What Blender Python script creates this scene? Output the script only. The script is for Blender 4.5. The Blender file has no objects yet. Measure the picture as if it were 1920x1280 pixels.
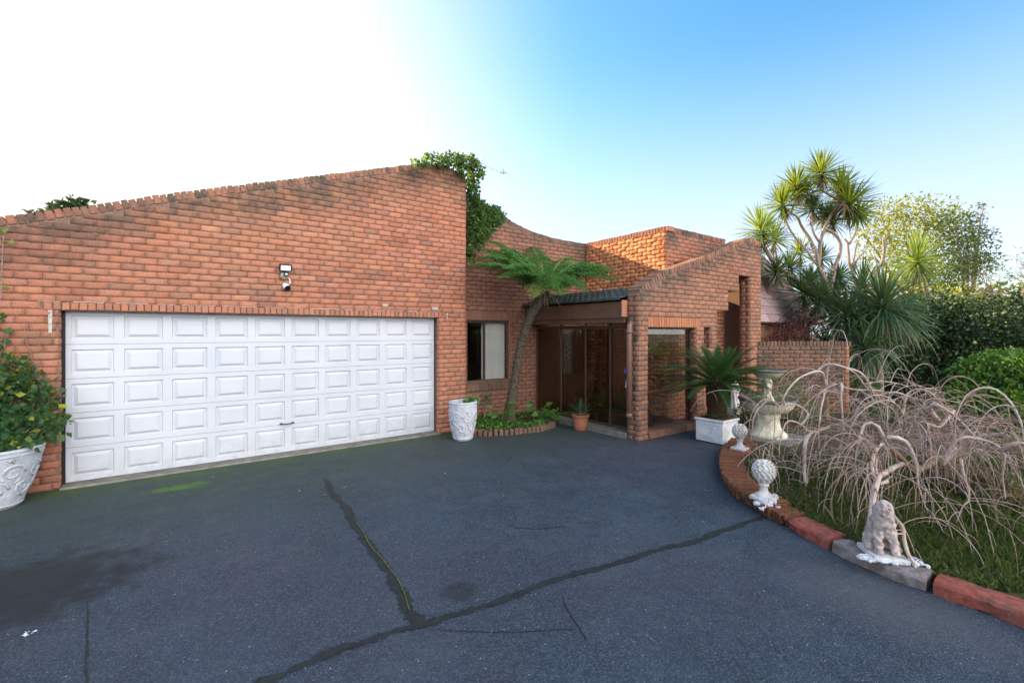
import bpy, math, random
import numpy as np
from mathutils import Vector, noise as mnoise
random.seed(7); NR = np.random.default_rng(11)
sc = bpy.context.scene
col = sc.collection
R = math.radians

# ---------------------------------------------------------------- camera, sky, sun, exposure
CAMH = 1.87
YAW = 53.65                       # camera axis, degrees from +X (the garage front runs along X)
SUN_AZ, SUN_EL = 108.5, 21.6      # sun azimuth (from +X, ccw) and elevation
cam_d = bpy.data.cameras.new('camera'); cam = bpy.data.objects.new('camera', cam_d); col.objects.link(cam)
cam_d.lens = 16; cam_d.sensor_width = 36; cam_d.shift_y = -18/1920; cam_d.clip_end = 1000; cam_d.clip_start = .05
cam.location = (0, 0, CAMH); cam.rotation_euler = (R(90), 0, R(YAW-90))
sc.camera = cam
w = bpy.data.worlds.new('World'); sc.world = w; w.use_nodes = True
nt = w.node_tree; nt.nodes.clear()
sky = nt.nodes.new('ShaderNodeTexSky'); sky.sky_type = 'NISHITA'; sky.sun_disc = False
sky.sun_elevation = R(SUN_EL); sky.sun_rotation = R(90-SUN_AZ); sky.air_density = 1.0; sky.dust_density = 1.6; sky.ozone_density = 3.0
bg = nt.nodes.new('ShaderNodeBackground'); bg.inputs[1].default_value = .15
wo = nt.nodes.new('ShaderNodeOutputWorld')
# brighter cloudy area added to the unseen sky behind the photographer, filling the shaded fronts
tc = nt.nodes.new('ShaderNodeTexCoord'); dp = nt.nodes.new('ShaderNodeVectorMath'); dp.operation = 'DOT_PRODUCT'
dp.inputs[1].default_value = (.05, -.98, .15); nt.links.new(tc.outputs['Generated'], dp.inputs[0])
cn = nt.nodes.new('ShaderNodeTexNoise'); cn.inputs['Scale'].default_value = 2.2; cn.inputs['Detail'].default_value = 5; nt.links.new(tc.outputs['Generated'], cn.inputs['Vector'])
ad = nt.nodes.new('ShaderNodeMath'); ad.operation = 'MULTIPLY_ADD'; ad.inputs[1].default_value = .5; nt.links.new(cn.outputs['Fac'], ad.inputs[0]); nt.links.new(dp.outputs['Value'], ad.inputs[2])
mrw = nt.nodes.new('ShaderNodeMapRange'); mrw.interpolation_type = 'SMOOTHSTEP'; mrw.inputs[1].default_value = .72; mrw.inputs[2].default_value = 1.15; nt.links.new(ad.outputs[0], mrw.inputs[0])
cm = nt.nodes.new('ShaderNodeMixRGB'); cm.inputs[2].default_value = (11.5, 10.9, 10.6, 1); hs = nt.nodes.new('ShaderNodeHueSaturation'); hs.inputs['Saturation'].default_value = 1.22; hs.inputs['Value'].default_value = .80; hs.inputs['Hue'].default_value = .486; nt.links.new(sky.outputs[0], hs.inputs['Color'])
nt.links.new(mrw.outputs[0], cm.inputs[0]); # pale haze towards the horizon
sxw = nt.nodes.new('ShaderNodeSeparateXYZ'); nt.links.new(tc.outputs['Generated'], sxw.inputs[0])
mh = nt.nodes.new('ShaderNodeMapRange'); mh.interpolation_type = 'SMOOTHSTEP'; mh.inputs[1].default_value = .55; mh.inputs[2].default_value = .0; nt.links.new(sxw.outputs[2], mh.inputs[0])
ch = nt.nodes.new('ShaderNodeMixRGB'); ch.inputs[2].default_value = (2.15, 2.25, 2.35, 1); nt.links.new(mh.outputs[0], ch.inputs[0]); nt.links.new(hs.outputs[0], ch.inputs[1])
lt = nt.nodes.new('ShaderNodeMixRGB'); lt.blend_type = 'LIGHTEN'; lt.inputs[0].default_value = 1; nt.links.new(ch.outputs[0], lt.inputs[1]); nt.links.new(hs.outputs[0], lt.inputs[2])
# wide milky glare round the low sun
sx_, sy_, sz_ = math.cos(R(SUN_AZ))*math.cos(R(SUN_EL)), math.sin(R(SUN_AZ))*math.cos(R(SUN_EL)), math.sin(R(SUN_EL))
gd_ = nt.nodes.new('ShaderNodeVectorMath'); gd_.operation = 'DOT_PRODUCT'; gd_.inputs[1].default_value = tuple(Vector((sx_, sy_, sz_-.27)).normalized()); nt.links.new(tc.outputs['Generated'], gd_.inputs[0])
mg = nt.nodes.new('ShaderNodeMapRange'); mg.interpolation_type = 'SMOOTHSTEP'; mg.inputs[1].default_value = .42; mg.inputs[2].default_value = .97; nt.links.new(gd_.outputs['Value'], mg.inputs[0])
gl_ = nt.nodes.new('ShaderNodeMixRGB'); gl_.inputs[2].default_value = (2.6, 2.45, 2.35, 1); nt.links.new(mg.outputs[0], gl_.inputs[0]); nt.links.new(lt.outputs[0], gl_.inputs[1])
nt.links.new(gl_.outputs[0], cm.inputs[1])
nt.links.new(cm.outputs[0], bg.inputs[0]); nt.links.new(bg.outputs[0], wo.inputs[0])
sl = bpy.data.lights.new('sun', 'SUN'); sl.energy = 5.0; sl.angle = R(.5); sl.color = (1, .80, .50)
so = bpy.data.objects.new('sun', sl); col.objects.link(so)
sd = Vector((math.cos(R(SUN_AZ))*math.cos(R(SUN_EL)), math.sin(R(SUN_AZ))*math.cos(R(SUN_EL)), math.sin(R(SUN_EL))))
so.rotation_euler = sd.to_track_quat('Z', 'Y').to_euler(); so.location = sd*30
sc.view_settings.view_transform = 'Standard'; sc.view_settings.look = 'None'
sc.view_settings.exposure = 1.65; sc.view_settings.gamma = 1

FW = Vector((math.cos(R(YAW)), math.sin(R(YAW)), 0)); RT = Vector((FW.y, -FW.x, 0))
def P(px, py, t):
    "world point seen at photo pixel (1920 wide) at depth t along the camera axis"
    return FW*t + RT*((px-960)/853*t) + Vector((0, 0, CAMH-(py-622)/853*t))
def G(px, py, z=0):
    return P(px, py, (CAMH-z)*853/(py-622))

# ---------------------------------------------------------------- helpers: objects
def tag(o, label=None, cat=None, group=None, kind=None):
    if label: o['label'] = label
    if cat: o['category'] = cat
    if group: o['group'] = group
    if kind: o['kind'] = kind
    return o
def empty(name, loc=(0, 0, 0), label=None, cat=None, group=None):
    o = bpy.data.objects.new(name, None); col.objects.link(o); o.location = loc; o.empty_display_size = .1
    return tag(o, label, cat, group)
def link(name, me, mat, parent=None, smooth=False):
    o = bpy.data.objects.new(name, me); col.objects.link(o)
    if mat: me.materials.append(mat)
    if smooth: me.polygons.foreach_set('use_smooth', [True]*len(me.polygons))
    if parent:
        o.parent = parent
        if parent.parent: o.matrix_parent_inverse = (parent.matrix_parent_inverse.inverted() @ parent.matrix_parent_inverse)
        L = Vector(parent.location); q = parent.parent
        while q: L += Vector(q.location); q = q.parent
        o.location = -L      # mesh data is in world coordinates
    return o
class MB:
    def __init__(s): s.v = []; s.f = []; s.g = []
    def add(s, vs, fs, g=0.0):
        n = len(s.v); s.v.extend(vs); s.f.extend([tuple(i+n for i in f) for f in fs])
        s.g.extend(g if isinstance(g, list) else [g]*len(vs))
    def box(s, a, b, ch=0.0, g=0.0):
        c = [(a[i]+b[i])/2 for i in range(3)]; h = [abs(b[i]-a[i])/2 for i in range(3)]
        s.obox(Vector(c), Vector((1, 0, 0)), Vector((0, 1, 0)), Vector((0, 0, 1)), h, ch, g)
    def obox(s, c, X, Y, Z, h, ch=0.0, g=0.0, jit=0.0):
        if ch <= 0:
            vs = [c+X*(h[0]*i)+Y*(h[1]*j)+Z*(h[2]*k) for k in (-1, 1) for j in (-1, 1) for i in (-1, 1)]
            s.add(vs, [(0, 2, 3, 1), (4, 5, 7, 6), (0, 1, 5, 4), (2, 6, 7, 3), (0, 4, 6, 2), (1, 3, 7, 5)], g); return
        A = (X, Y, Z); vs = []; idx = {}
        ch = min(ch, min(h)*.45)
        for i in (-1, 1):
            for j in (-1, 1):
                for k in (-1, 1):
                    sg = (i, j, k); J = Vector((random.uniform(-jit, jit), random.uniform(-jit, jit), random.uniform(-jit, jit)))
                    for ax in range(3):
                        p = c.copy()+J
                        for a in range(3): p += A[a]*(sg[a]*(h[a]-(ch if a != ax else 0)))
                        idx[(sg, ax)] = len(vs); vs.append(p)
        fs = []
        for ax in range(3):
            o1, o2 = [a for a in range(3) if a != ax]
            for sgn in (-1, 1):
                q = []
                for (p1, p2) in ((-1, -1), (1, -1), (1, 1), (-1, 1)):
                    t = [0, 0, 0]; t[ax] = sgn; t[o1] = p1; t[o2] = p2; q.append(idx[(tuple(t), ax)])
                fs.append(tuple(q if (sgn > 0) == (ax != 1) else q[::-1]))
            for p1 in (-1, 1):          # edges running along ax
                for p2 in (-1, 1):
                    q = []
                    for e in (-1, 1):
                        t = [0, 0, 0]; t[ax] = e; t[o1] = p1; t[o2] = p2
                        a_, b_ = idx[(tuple(t), o1)], idx[(tuple(t), o2)]
                        q += [a_, b_] if e < 0 else [b_, a_]
                    fs.append(tuple(q))
        for i in (-1, 1):
            for j in (-1, 1):
                for k in (-1, 1): fs.append(tuple(idx[((i, j, k), a)] for a in range(3)))
        s.add(vs, fs, g)
    def tube(s, pts, rad, sides=8, cap=True, g=0.0):
        pts = [Vector(p) for p in pts]; n = len(pts)
        if not hasattr(rad, '__len__'): rad = [rad]*n
        t0 = (pts[1]-pts[0]).normalized(); up = Vector((0, 0, 1)) if abs(t0.z) < .9 else Vector((1, 0, 0))
        u = t0.cross(up).normalized(); vs = []
        for i in range(n):
            t = (pts[min(i+1, n-1)]-pts[max(i-1, 0)]).normalized()
            u = (u-t*u.dot(t)).normalized(); v = t.cross(u)
            for k in range(sides):
                a = 2*math.pi*k/sides; vs.append(pts[i]+(u*math.cos(a)+v*math.sin(a))*rad[i])
        fs = [(i*sides+k, i*sides+(k+1) % sides, (i+1)*sides+(k+1) % sides, (i+1)*sides+k) for i in range(n-1) for k in range(sides)]
        if cap: fs += [tuple(range(sides))[::-1], tuple((n-1)*sides+k for k in range(sides))]
        s.add(vs, fs, g)
    def lathe(s, c, prof, seg=40, fn=None):
        c = Vector(c); vs = []; fs = []; n = len(prof)
        for i, (r, z) in enumerate(prof):
            for k in range(seg):
                a = 2*math.pi*k/seg; rr = r + (fn(a, z, r, i) if fn else 0)
                vs.append(c+Vector((math.cos(a)*rr, math.sin(a)*rr, z)))
        for i in range(n-1):
            for k in range(seg):
                fs.append((i*seg+k, i*seg+(k+1) % seg, (i+1)*seg+(k+1) % seg, (i+1)*seg+k))
        fs.append(tuple(range(seg))[::-1]); fs.append(tuple((n-1)*seg+k for k in range(seg)))
        s.add(vs, fs)
    def build(s, name, mat, parent=None, smooth=False):
        me = bpy.data.meshes.new(name); me.from_pydata([tuple(v) for v in s.v], [], s.f)
        if any(s.g):
            at = me.attributes.new('grime', 'FLOAT', 'POINT'); at.data.foreach_set('value', s.g)
        return link(name, me, mat, parent, smooth)

def leaves(name, pts, axes, size, mat, parent=None, wr=.55, fold=.25):
    "one mesh of many folded leaf faces: pts/axes (N,3), size (N)"
    pts = np.asarray(pts, float); N = len(pts); ax = np.asarray(axes, float); ax /= np.linalg.norm(ax, axis=1)[:, None]+1e-9
    size = np.broadcast_to(np.asarray(size, float), (N,))[:, None]
    rv = NR.normal(size=(N, 3)); rv[:, 2] *= .5
    sv = np.cross(ax, rv); sv /= np.linalg.norm(sv, axis=1)[:, None]+1e-9
    nv = np.cross(ax, sv); nv[nv[:, 2] < 0] *= -1
    b = pts; tip = pts+ax*size-nv*size*.12; m = pts+ax*size*.45
    l = m+sv*size*wr*.5+nv*size*fold*.4; r = m-sv*size*wr*.5+nv*size*fold*.4
    V = np.stack([b, l, tip, r], 1).reshape(-1, 3)
    i = np.arange(N)*4; F = np.stack([i, i+1, i+2, i, i+2, i+3], 1).reshape(-1)
    me = bpy.data.meshes.new(name); me.vertices.add(len(V)); me.vertices.foreach_set('co', V.ravel())
    me.loops.add(len(F)); me.loops.foreach_set('vertex_index', F)
    me.polygons.add(2*N); me.polygons.foreach_set('loop_start', np.arange(2*N)*3)
    me.update(calc_edges=True); me.validate()
    return link(name, me, mat, parent)
def blob_pts(blobs, n, shell=.5):
    "random points in ellipsoids [(centre, (rx,ry,rz))], denser near their surface, clumped"
    vol = np.array([b[1][0]*b[1][1]*b[1][2] for b in blobs])**.75; pr = vol/vol.sum(); out = []; dr = []
    ks = NR.choice(len(blobs), n, p=pr)
    d = NR.normal(size=(n, 3)); d /= np.linalg.norm(d, axis=1)[:, None]
    r = (shell+(1-shell)*NR.random(n)**.6)
    C = np.array([list(b[0]) for b in blobs])[ks]; S = np.array([list(b[1]) for b in blobs])[ks]
    ph = np.sin(d[:, 0]*7+ks)*np.sin(d[:, 1]*8+2*ks)*np.sin(d[:, 2]*7+1)    # lumpy outline
    p = C+d*S*(r*(1+.22*ph))[:, None]
    a = d*.7+NR.normal(size=(n, 3))*.7; a[:, 2] -= .15
    return p, a

# ---------------------------------------------------------------- helpers: materials
MATS = {}
class NT:
    def __init__(s, name):
        s.m = bpy.data.materials.new(name); s.m.use_nodes = True; s.t = s.m.node_tree; s.t.nodes.clear()
        s.o = s.t.nodes.new('ShaderNodeOutputMaterial'); MATS[name] = s.m
    def n(s, typ, **kw):
        nd = s.t.nodes.new('ShaderNode'+typ)
        for k, v in kw.items():
            if k.startswith('i_'):
                k = k[2:]; nd.inputs[int(k) if k.isdigit() else k].default_value = v
            else: setattr(nd, k, v)
        return nd
    def l(s, a, b): s.t.links.new(a, b)
    def ramp(s, fac, stops, interp='LINEAR'):
        r = s.n('ValToRGB'); r.color_ramp.interpolation = interp; e = r.color_ramp.elements
        while len(e) < len(stops): e.new(.5)
        for i, (p, c) in enumerate(stops): e[i].position = p; e[i].color = (c, c, c, 1) if not hasattr(c, '__len__') else (*c, 1)
        s.l(fac, r.inputs[0]); return r.outputs[0]
    def mix(s, fac, a, b, mode='MIX'):
        m = s.n('MixRGB', blend_type=mode)
        for sock, v in zip(m.inputs, (fac, a, b)):
            if hasattr(v, 'is_linked'): s.l(v, sock)
            else: sock.default_value = v if not isinstance(v, tuple) else (*v, 1)
        return m.outputs[0]
    def math(s, op, a, b=0.0, clamp=False):
        m = s.n('Math', operation=op, use_clamp=clamp)
        for sock, v in zip(m.inputs, (a, b)):
            if hasattr(v, 'is_linked'): s.l(v, sock)
            else: sock.default_value = v
        return m.outputs[0]
    def noise(s, scale, detail=4, rough=.55, vec=None):
        nd = s.n('TexNoise', i_Scale=scale, i_Detail=detail, i_Roughness=rough)
        if vec is None: vec = s.pos()
        s.l(vec, nd.inputs['Vector']); return nd.outputs['Fac']
    def pos(s):
        if not hasattr(s, '_p'): s._p = s.n('NewGeometry')
        return s._p.outputs['Position']
    def island(s): s.pos(); return s._p.outputs['Random Per Island']
    def attr(s, nm): return s.n('Attribute', attribute_name=nm).outputs['Fac']
    def bump(s, h, strength=.5, dist=.01, nrm=None):
        b = s.n('Bump', i_Strength=strength, i_Distance=dist); s.l(h, b.inputs['Height'])
        if nrm: s.l(nrm, b.inputs['Normal'])
        return b.outputs[0]
    def fin(s, colr, rough=.8, nrm=None, spec=.3, metal=0.0):
        b = s.n('BsdfPrincipled'); b.inputs['Specular IOR Level'].default_value = spec; b.inputs['Metallic'].default_value = metal
        for k, v in (('Base Color', colr), ('Roughness', rough), ('Normal', nrm)):
            if v is None: continue
            if hasattr(v, 'is_linked'): s.l(v, b.inputs[k])
            else: b.inputs[k].default_value = (*v, 1) if isinstance(v, tuple) else v
        s.l(b.outputs[0], s.o.inputs[0]); return s.m

def brick_mat(name, stops, grimecol=(.075, .068, .055), sat_noise=.35, base_grime=0.0):
    t = NT(name)
    c = t.ramp(t.island(), stops)
    n1 = t.noise(9, 5, .65); n2 = t.noise(60, 3, .6); n3 = t.noise(1.1, 4, .6)
    c = t.mix(t.ramp(n1, [(.38, 0.0), (.7, sat_noise)]), c, (.30, .125, .075))
    c = t.mix(t.ramp(t.noise(.6, 3, .5), [(.4, 0.0), (.65, .3)]), c, (.46, .25, .14))
    c = t.mix(t.ramp(t.noise(17, 7, .75), [(.56, 0.0), (.7, .55)]), c, (.20, .13, .10))
    c = t.mix(t.ramp(n2, [(.45, 0.0), (.75, .35)]), c, (.13, .065, .045))
    c = t.mix(t.ramp(n3, [(.52, 0.0), (.75, .30)]), c, (.16, .12, .09))
    g = t.math('ADD', t.attr('grime'), base_grime)
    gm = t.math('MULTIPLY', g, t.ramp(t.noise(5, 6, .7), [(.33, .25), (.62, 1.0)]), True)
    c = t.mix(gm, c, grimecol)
    sp = t.noise(140, 2, .5); w_ = t.math('MULTIPLY', t.ramp(sp, [(.66, 0.0), (.74, .5)]), t.ramp(t.noise(3, 3), [(.45, 0.0), (.7, 1.0)]))
    c = t.mix(w_, c, (.45, .42, .38))
    h = t.math('ADD', t.math('MULTIPLY', n2, .5), t.math('MULTIPLY', t.noise(24, 6, .7), 1.0))
    return t.fin(c, .88, t.bump(h, .7, .012), .2)
B_STOPS = [(0, (.28, .115, .075)), (.15, (.44, .170, .100)), (.3, (.34, .140, .092)), (.45, (.50, .205, .122)), (.62, (.40, .155, .100)), (.78, (.47, .200, .140)), (.9, (.26, .130, .100)), (1, (.54, .240, .140))]
D_STOPS = [(0, (.13, .060, .042)), (.3, (.24, .085, .055)), (.5, (.17, .075, .055)), (.7, (.28, .105, .065)), (1, (.15, .080, .062))]
M_BRICK = brick_mat('brick_red', B_STOPS)
M_BRICK2 = brick_mat('brick_mauve', [(0, (.16, .080, .066)), (.3, (.27, .115, .090)), (.55, (.21, .095, .080)), (.8, (.32, .14, .105)), (1, (.22, .105, .092))], base_grime=.10)
M_BRICKD = brick_mat('brick_weathered', [(0, (.15, .085, .065)), (.3, (.26, .12, .085)), (.5, (.20, .10, .078)), (.7, (.30, .14, .095)), (1, (.17, .10, .082))], base_grime=.22)
M_BRICKE = brick_mat('brick_portico', [(p_, (c_[0]*.92, c_[1]*1.02, c_[2]*1.02)) for p_, c_ in B_STOPS], base_grime=.24)
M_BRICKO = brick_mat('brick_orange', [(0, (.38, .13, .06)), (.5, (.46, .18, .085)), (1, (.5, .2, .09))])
def simple(name, colr, rough=.6, ns=0, amp=.25, bump=0, spec=.4, metal=0.0, dirt=None):
    t = NT(name); c = colr; nrm = None
    if ns:
        n1 = t.noise(ns, 5, .6); dk = tuple(x*(1-amp) for x in colr); lt = tuple(min(1, x*(1+amp)) for x in colr)
        c = t.ramp(n1, [(.3, dk), (.7, lt)])
        if dirt: c = t.mix(t.ramp(t.noise(ns*.35+2, 6, .7), [(.5, 0.0), (.72, dirt[1])]), c, dirt[0])
        if bump: nrm = t.bump(t.noise(ns*3, 5, .65), bump, .01)
    return t.fin(c, rough, nrm, spec, metal)
M_MORTAR = simple('mortar', (.19, .125, .095), .95, 30, .3, .4)
M_CEMENT = simple('cement_smear', (.42, .40, .37), .9, 25, .25, .5)
M_WHITE = simple('door_white', (.53, .555, .59), .42, 6, .025, 0, .3, 0, ((.46, .47, .47), .3))
M_DARK = simple('dark_metal', (.02, .02, .022), .4)
M_BROWNF = simple('brown_frame', (.075, .040, .026), .5, 8, .2)
M_FASCIA = simple('brown_fascia', (.135, .072, .048), .55, 6, .2, .1)
M_FASCEND = simple('terracotta_paint', (.42, .19, .11), .6, 6, .15)
M_PIPE = simple('pipe_brown', (.20, .115, .088), .45, 12, .15)
M_STUCCO = simple('interior_plaster', (.30, .22, .16), .9, 5, .2)
M_WOOD = simple('door_wood', (.20, .095, .05), .5, 9, .35)
M_FLOOR = simple('floor_tiles', (.10, .085, .07), .35, 4, .3)
M_CONC = simple('concrete', (.20, .19, .165), .9, 7, .3, .4, .2, 0, ((.07, .08, .05), .7))
M_PLWHITE = simple('pot_white', (.47, .50, .55), .85, 14, .12, .7, .2, 0, ((.32, .33, .31), .55))
M_BOXWHITE = simple('planter_white', (.72, .72, .73), .8, 9, .1, .4, .2, 0, ((.46, .43, .30), .45))
M_STATUE = simple('stone_white', (.62, .60, .58), .85, 20, .2, .9, .2, 0, ((.30, .25, .22), .7))
M_STATUE2 = simple('stone_stained', (.52, .43, .40), .9, 26, .3, 1.0, .2, 0, ((.24, .17, .15), .7))
M_FOUNT = simple('fountain_stone', (.68, .64, .50), .85, 11, .2, .6, .2, 0, ((.24, .22, .14), .65))
M_RIM = simple('fountain_rim', (.15, .135, .125), .8, 15, .35, .6)
M_TERRA = simple('terracotta', (.30, .115, .065), .65, 10, .2, .2)
M_SOIL = simple('soil', (.07, .045, .028), .95, 15, .5, 1.0)
M_RUST = simple('white_rough', (.70, .70, .74), .9, 30, .2, 1.0)
M_ROOF = simple('roof_tile_green', (.048, .066, .062), .6, 12, .4, .5)
M_REDP = simple('kerb_red', (.30, .085, .060), .85, 18, .4, 1.0, .2, 0, ((.14, .10, .085), .9))
M_KCON = simple('kerb_concrete', (.25, .21, .20), .95, 18, .4, 1.0, .2, 0, ((.10, .07, .065), .8))
M_CURT = simple('curtain_cloth', (.90, .89, .90), .9, 3, .05)
M_CAMW = simple('camera_white', (.72, .75, .80), .4)
M_LENS = simple('lens_black', (.01, .015, .018), .15)
M_LED = simple('lamp_diffuser', (.85, .88, .92), .3)
M_BELL = simple('chime_blue', (.10, .14, .5), .4)
def door_paint():
    t = NT('door_paint'); sx = t.n('SeparateXYZ'); t.l(t.pos(), sx.inputs[0])
    c = t.ramp(t.noise(1.5, 5), [(.35, (.475, .51, .565)), (.65, (.52, .55, .60))])
    lo = t.n('MapRange'); lo.inputs[1].default_value = .42; lo.inputs[2].default_value = .0; t.l(sx.outputs[2], lo.inputs[0])
    g = t.math('MULTIPLY', lo.outputs[0], t.ramp(t.noise(7, 6, .7), [(.4, 0.0), (.7, .6)]))
    c = t.mix(g, c, (.30, .31, .28))
    c = t.mix(t.ramp(t.noise(38, 2, .5), [(.74, 0.0), (.78, .35)]), c, (.25, .25, .24))
    return t.fin(c, t.ramp(t.noise(3, 3), [(.3, .3), (.7, .5)]), t.bump(t.noise(2.2, 3), .12, .02), .3)
M_DOORP = door_paint()
def glass_mat(name, tint):
    t = NT(name); tr = t.n('BsdfTransparent'); tr.inputs[0].default_value = (*tint, 1)
    gl = t.n('BsdfGlossy'); gl.inputs['Roughness'].default_value = .01; gl.inputs[0].default_value = (.9, .9, .9, 1)
    lw = t.n('LayerWeight'); lw.inputs[0].default_value = .5; fr = t.n('Math', operation='MULTIPLY_ADD'); t.l(t.math('POWER', lw.outputs['Facing'], 4.0), fr.inputs[0]); fr.inputs[1].default_value = .9; fr.inputs[2].default_value = .06
    mx = t.n('MixShader'); t.l(fr.outputs[0], mx.inputs[0]); t.l(tr.outputs[0], mx.inputs[1]); t.l(gl.outputs[0], mx.inputs[2])
    t.l(mx.outputs[0], t.o.inputs[0]); return t.m
M_GLASS = glass_mat('window_glass', (.84, .85, .84)); M_GLASSD = glass_mat('tinted_glass', (.50, .49, .44))
def leaf_mat(name, stops, trans=.35, rough=.5, tcol=(.35, .50, .06)):
    t = NT(name); c = t.ramp(t.island(), stops)
    c = t.mix(t.ramp(t.noise(1.6, 3), [(.35, 0.0), (.7, .35)]), c, tuple(x*.55 for x in stops[1][1]))
    b = t.n('BsdfPrincipled'); b.inputs['Roughness'].default_value = rough; b.inputs['Specular IOR Level'].default_value = .35; t.l(c, b.inputs['Base Color'])
    tl = t.n('BsdfTranslucent'); t.l(t.mix(.6, c, tcol), tl.inputs[0])
    mx = t.n('MixShader'); mx.inputs[0].default_value = trans
    t.l(b.outputs[0], mx.inputs[1]); t.l(tl.outputs[0], mx.inputs[2]); t.l(mx.outputs[0], t.o.inputs[0]); return t.m
M_IVY = leaf_mat('leaf_ivy', [(0, (.018, .055, .022)), (.4, (.035, .10, .03)), (.75, (.065, .15, .035)), (1, (.16, .22, .03))])
M_VINE = leaf_mat('leaf_vine', [(0, (.022, .07, .035)), (.5, (.045, .12, .05)), (.88, (.075, .17, .05)), (.93, (.30, .34, .04)), (1, (.38, .40, .05))])
M_FERN = leaf_mat('leaf_fern', [(0, (.025, .11, .025)), (.5, (.045, .17, .035)), (1, (.08, .23, .04))])
M_FERNY = leaf_mat('leaf_fern_young', [(0, (.12, .20, .05)), (.5, (.2, .27, .07)), (1, (.28, .30, .09))])
M_SAGO = leaf_mat('leaf_sago', [(0, (.010, .040, .010)), (.5, (.020, .075, .018)), (.9, (.035, .11, .022)), (1, (.11, .16, .05))], .12, .35)
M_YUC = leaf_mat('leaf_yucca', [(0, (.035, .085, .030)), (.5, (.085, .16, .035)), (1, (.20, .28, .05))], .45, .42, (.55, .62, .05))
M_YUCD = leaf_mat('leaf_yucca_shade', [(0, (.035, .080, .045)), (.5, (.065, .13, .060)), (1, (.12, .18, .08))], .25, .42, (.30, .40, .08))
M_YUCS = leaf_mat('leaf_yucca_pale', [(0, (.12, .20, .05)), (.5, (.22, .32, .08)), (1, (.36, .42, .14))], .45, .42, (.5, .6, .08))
M_DEAD = leaf_mat('dead_thatch', [(0, (.16, .11, .06)), (.5, (.26, .19, .10)), (1, (.36, .27, .14))], .2, .8, (.4, .3, .15))
M_HEDGE = leaf_mat('leaf_hedge', [(0, (.008, .022, .010)), (.5, (.020, .052, .018)), (1, (.050, .105, .028))], .08)
M_BUSH = leaf_mat('leaf_bush', [(0, (.04, .12, .03)), (.5, (.07, .18, .035)), (1, (.13, .26, .05))], .35)
M_YTREE = leaf_mat('leaf_yellowgreen', [(0, (.08, .12, .03)), (.5, (.18, .22, .04)), (1, (.36, .36, .06))], .5, .5, (.6, .6, .06))
M_GTREE = leaf_mat('leaf_olive', [(0, (.05, .07, .04)), (.5, (.08, .11, .05)), (1, (.13, .15, .07))], .35)
M_REDL = leaf_mat('leaf_red', [(0, (.075, .028, .026)), (.5, (.12, .038, .032)), (.85, (.13, .055, .045)), (1, (.33, .05, .04))], .25, .5, (.4, .1, .05))
M_FLOWER = leaf_mat('petal_yellow', [(0, (.75, .42, .02)), (1, (.85, .55, .05))], .2)
M_GRASS = leaf_mat('grass_blades', [(0, (.05, .075, .025)), (.5, (.085, .12, .035)), (.8, (.12, .15, .05)), (1, (.26, .21, .11))], .3)
M_MOSS = leaf_mat('moss_leaf', [(0, (.03, .08, .01)), (1, (.10, .20, .02))], .2)
def bark(name, a, b, s=14, bumpv=.8, band=None):
    t = NT(name); n1 = t.noise(s, 6, .7); c = t.ramp(n1, [(.32, a), (.68, b)])
    return t.fin(c, .9, t.bump(t.noise(s*2.5, 5, .7), bumpv, .012), .15)
M_BARKG = bark('bark_grey', (.17, .125, .10), (.37, .30, .25), 20)
M_BARKF = bark('bark_fern', (.035, .03, .022), (.17, .13, .10), 45, 1.0)
M_BARKS = bark('bark_sago', (.022, .015, .010), (.12, .075, .045), 40, 1.0)
def twig_mat():
    t = NT('bark_pale_twig'); i = t.island()
    a = t.ramp(i, [(0, (.44, .34, .30)), (.35, (.30, .20, .14)), (.6, (.52, .42, .39)), (.8, (.25, .14, .08)), (1, (.62, .53, .51))])
    c = t.mix(t.ramp(t.noise(9, 4), [(.52, 0.0), (.72, .7)]), a, (.27, .14, .08))
    return t.fin(c, .75, t.bump(t.noise(60, 4), .5, .006), .25)
M_TWIG = twig_mat()
M_BOUGH = bark('bark_bough', (.38, .26, .19), (.64, .55, .50), 7)
M_TRUNKW = bark('bark_weeping_trunk', (.17, .10, .06), (.36, .25, .17), 9)
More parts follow.
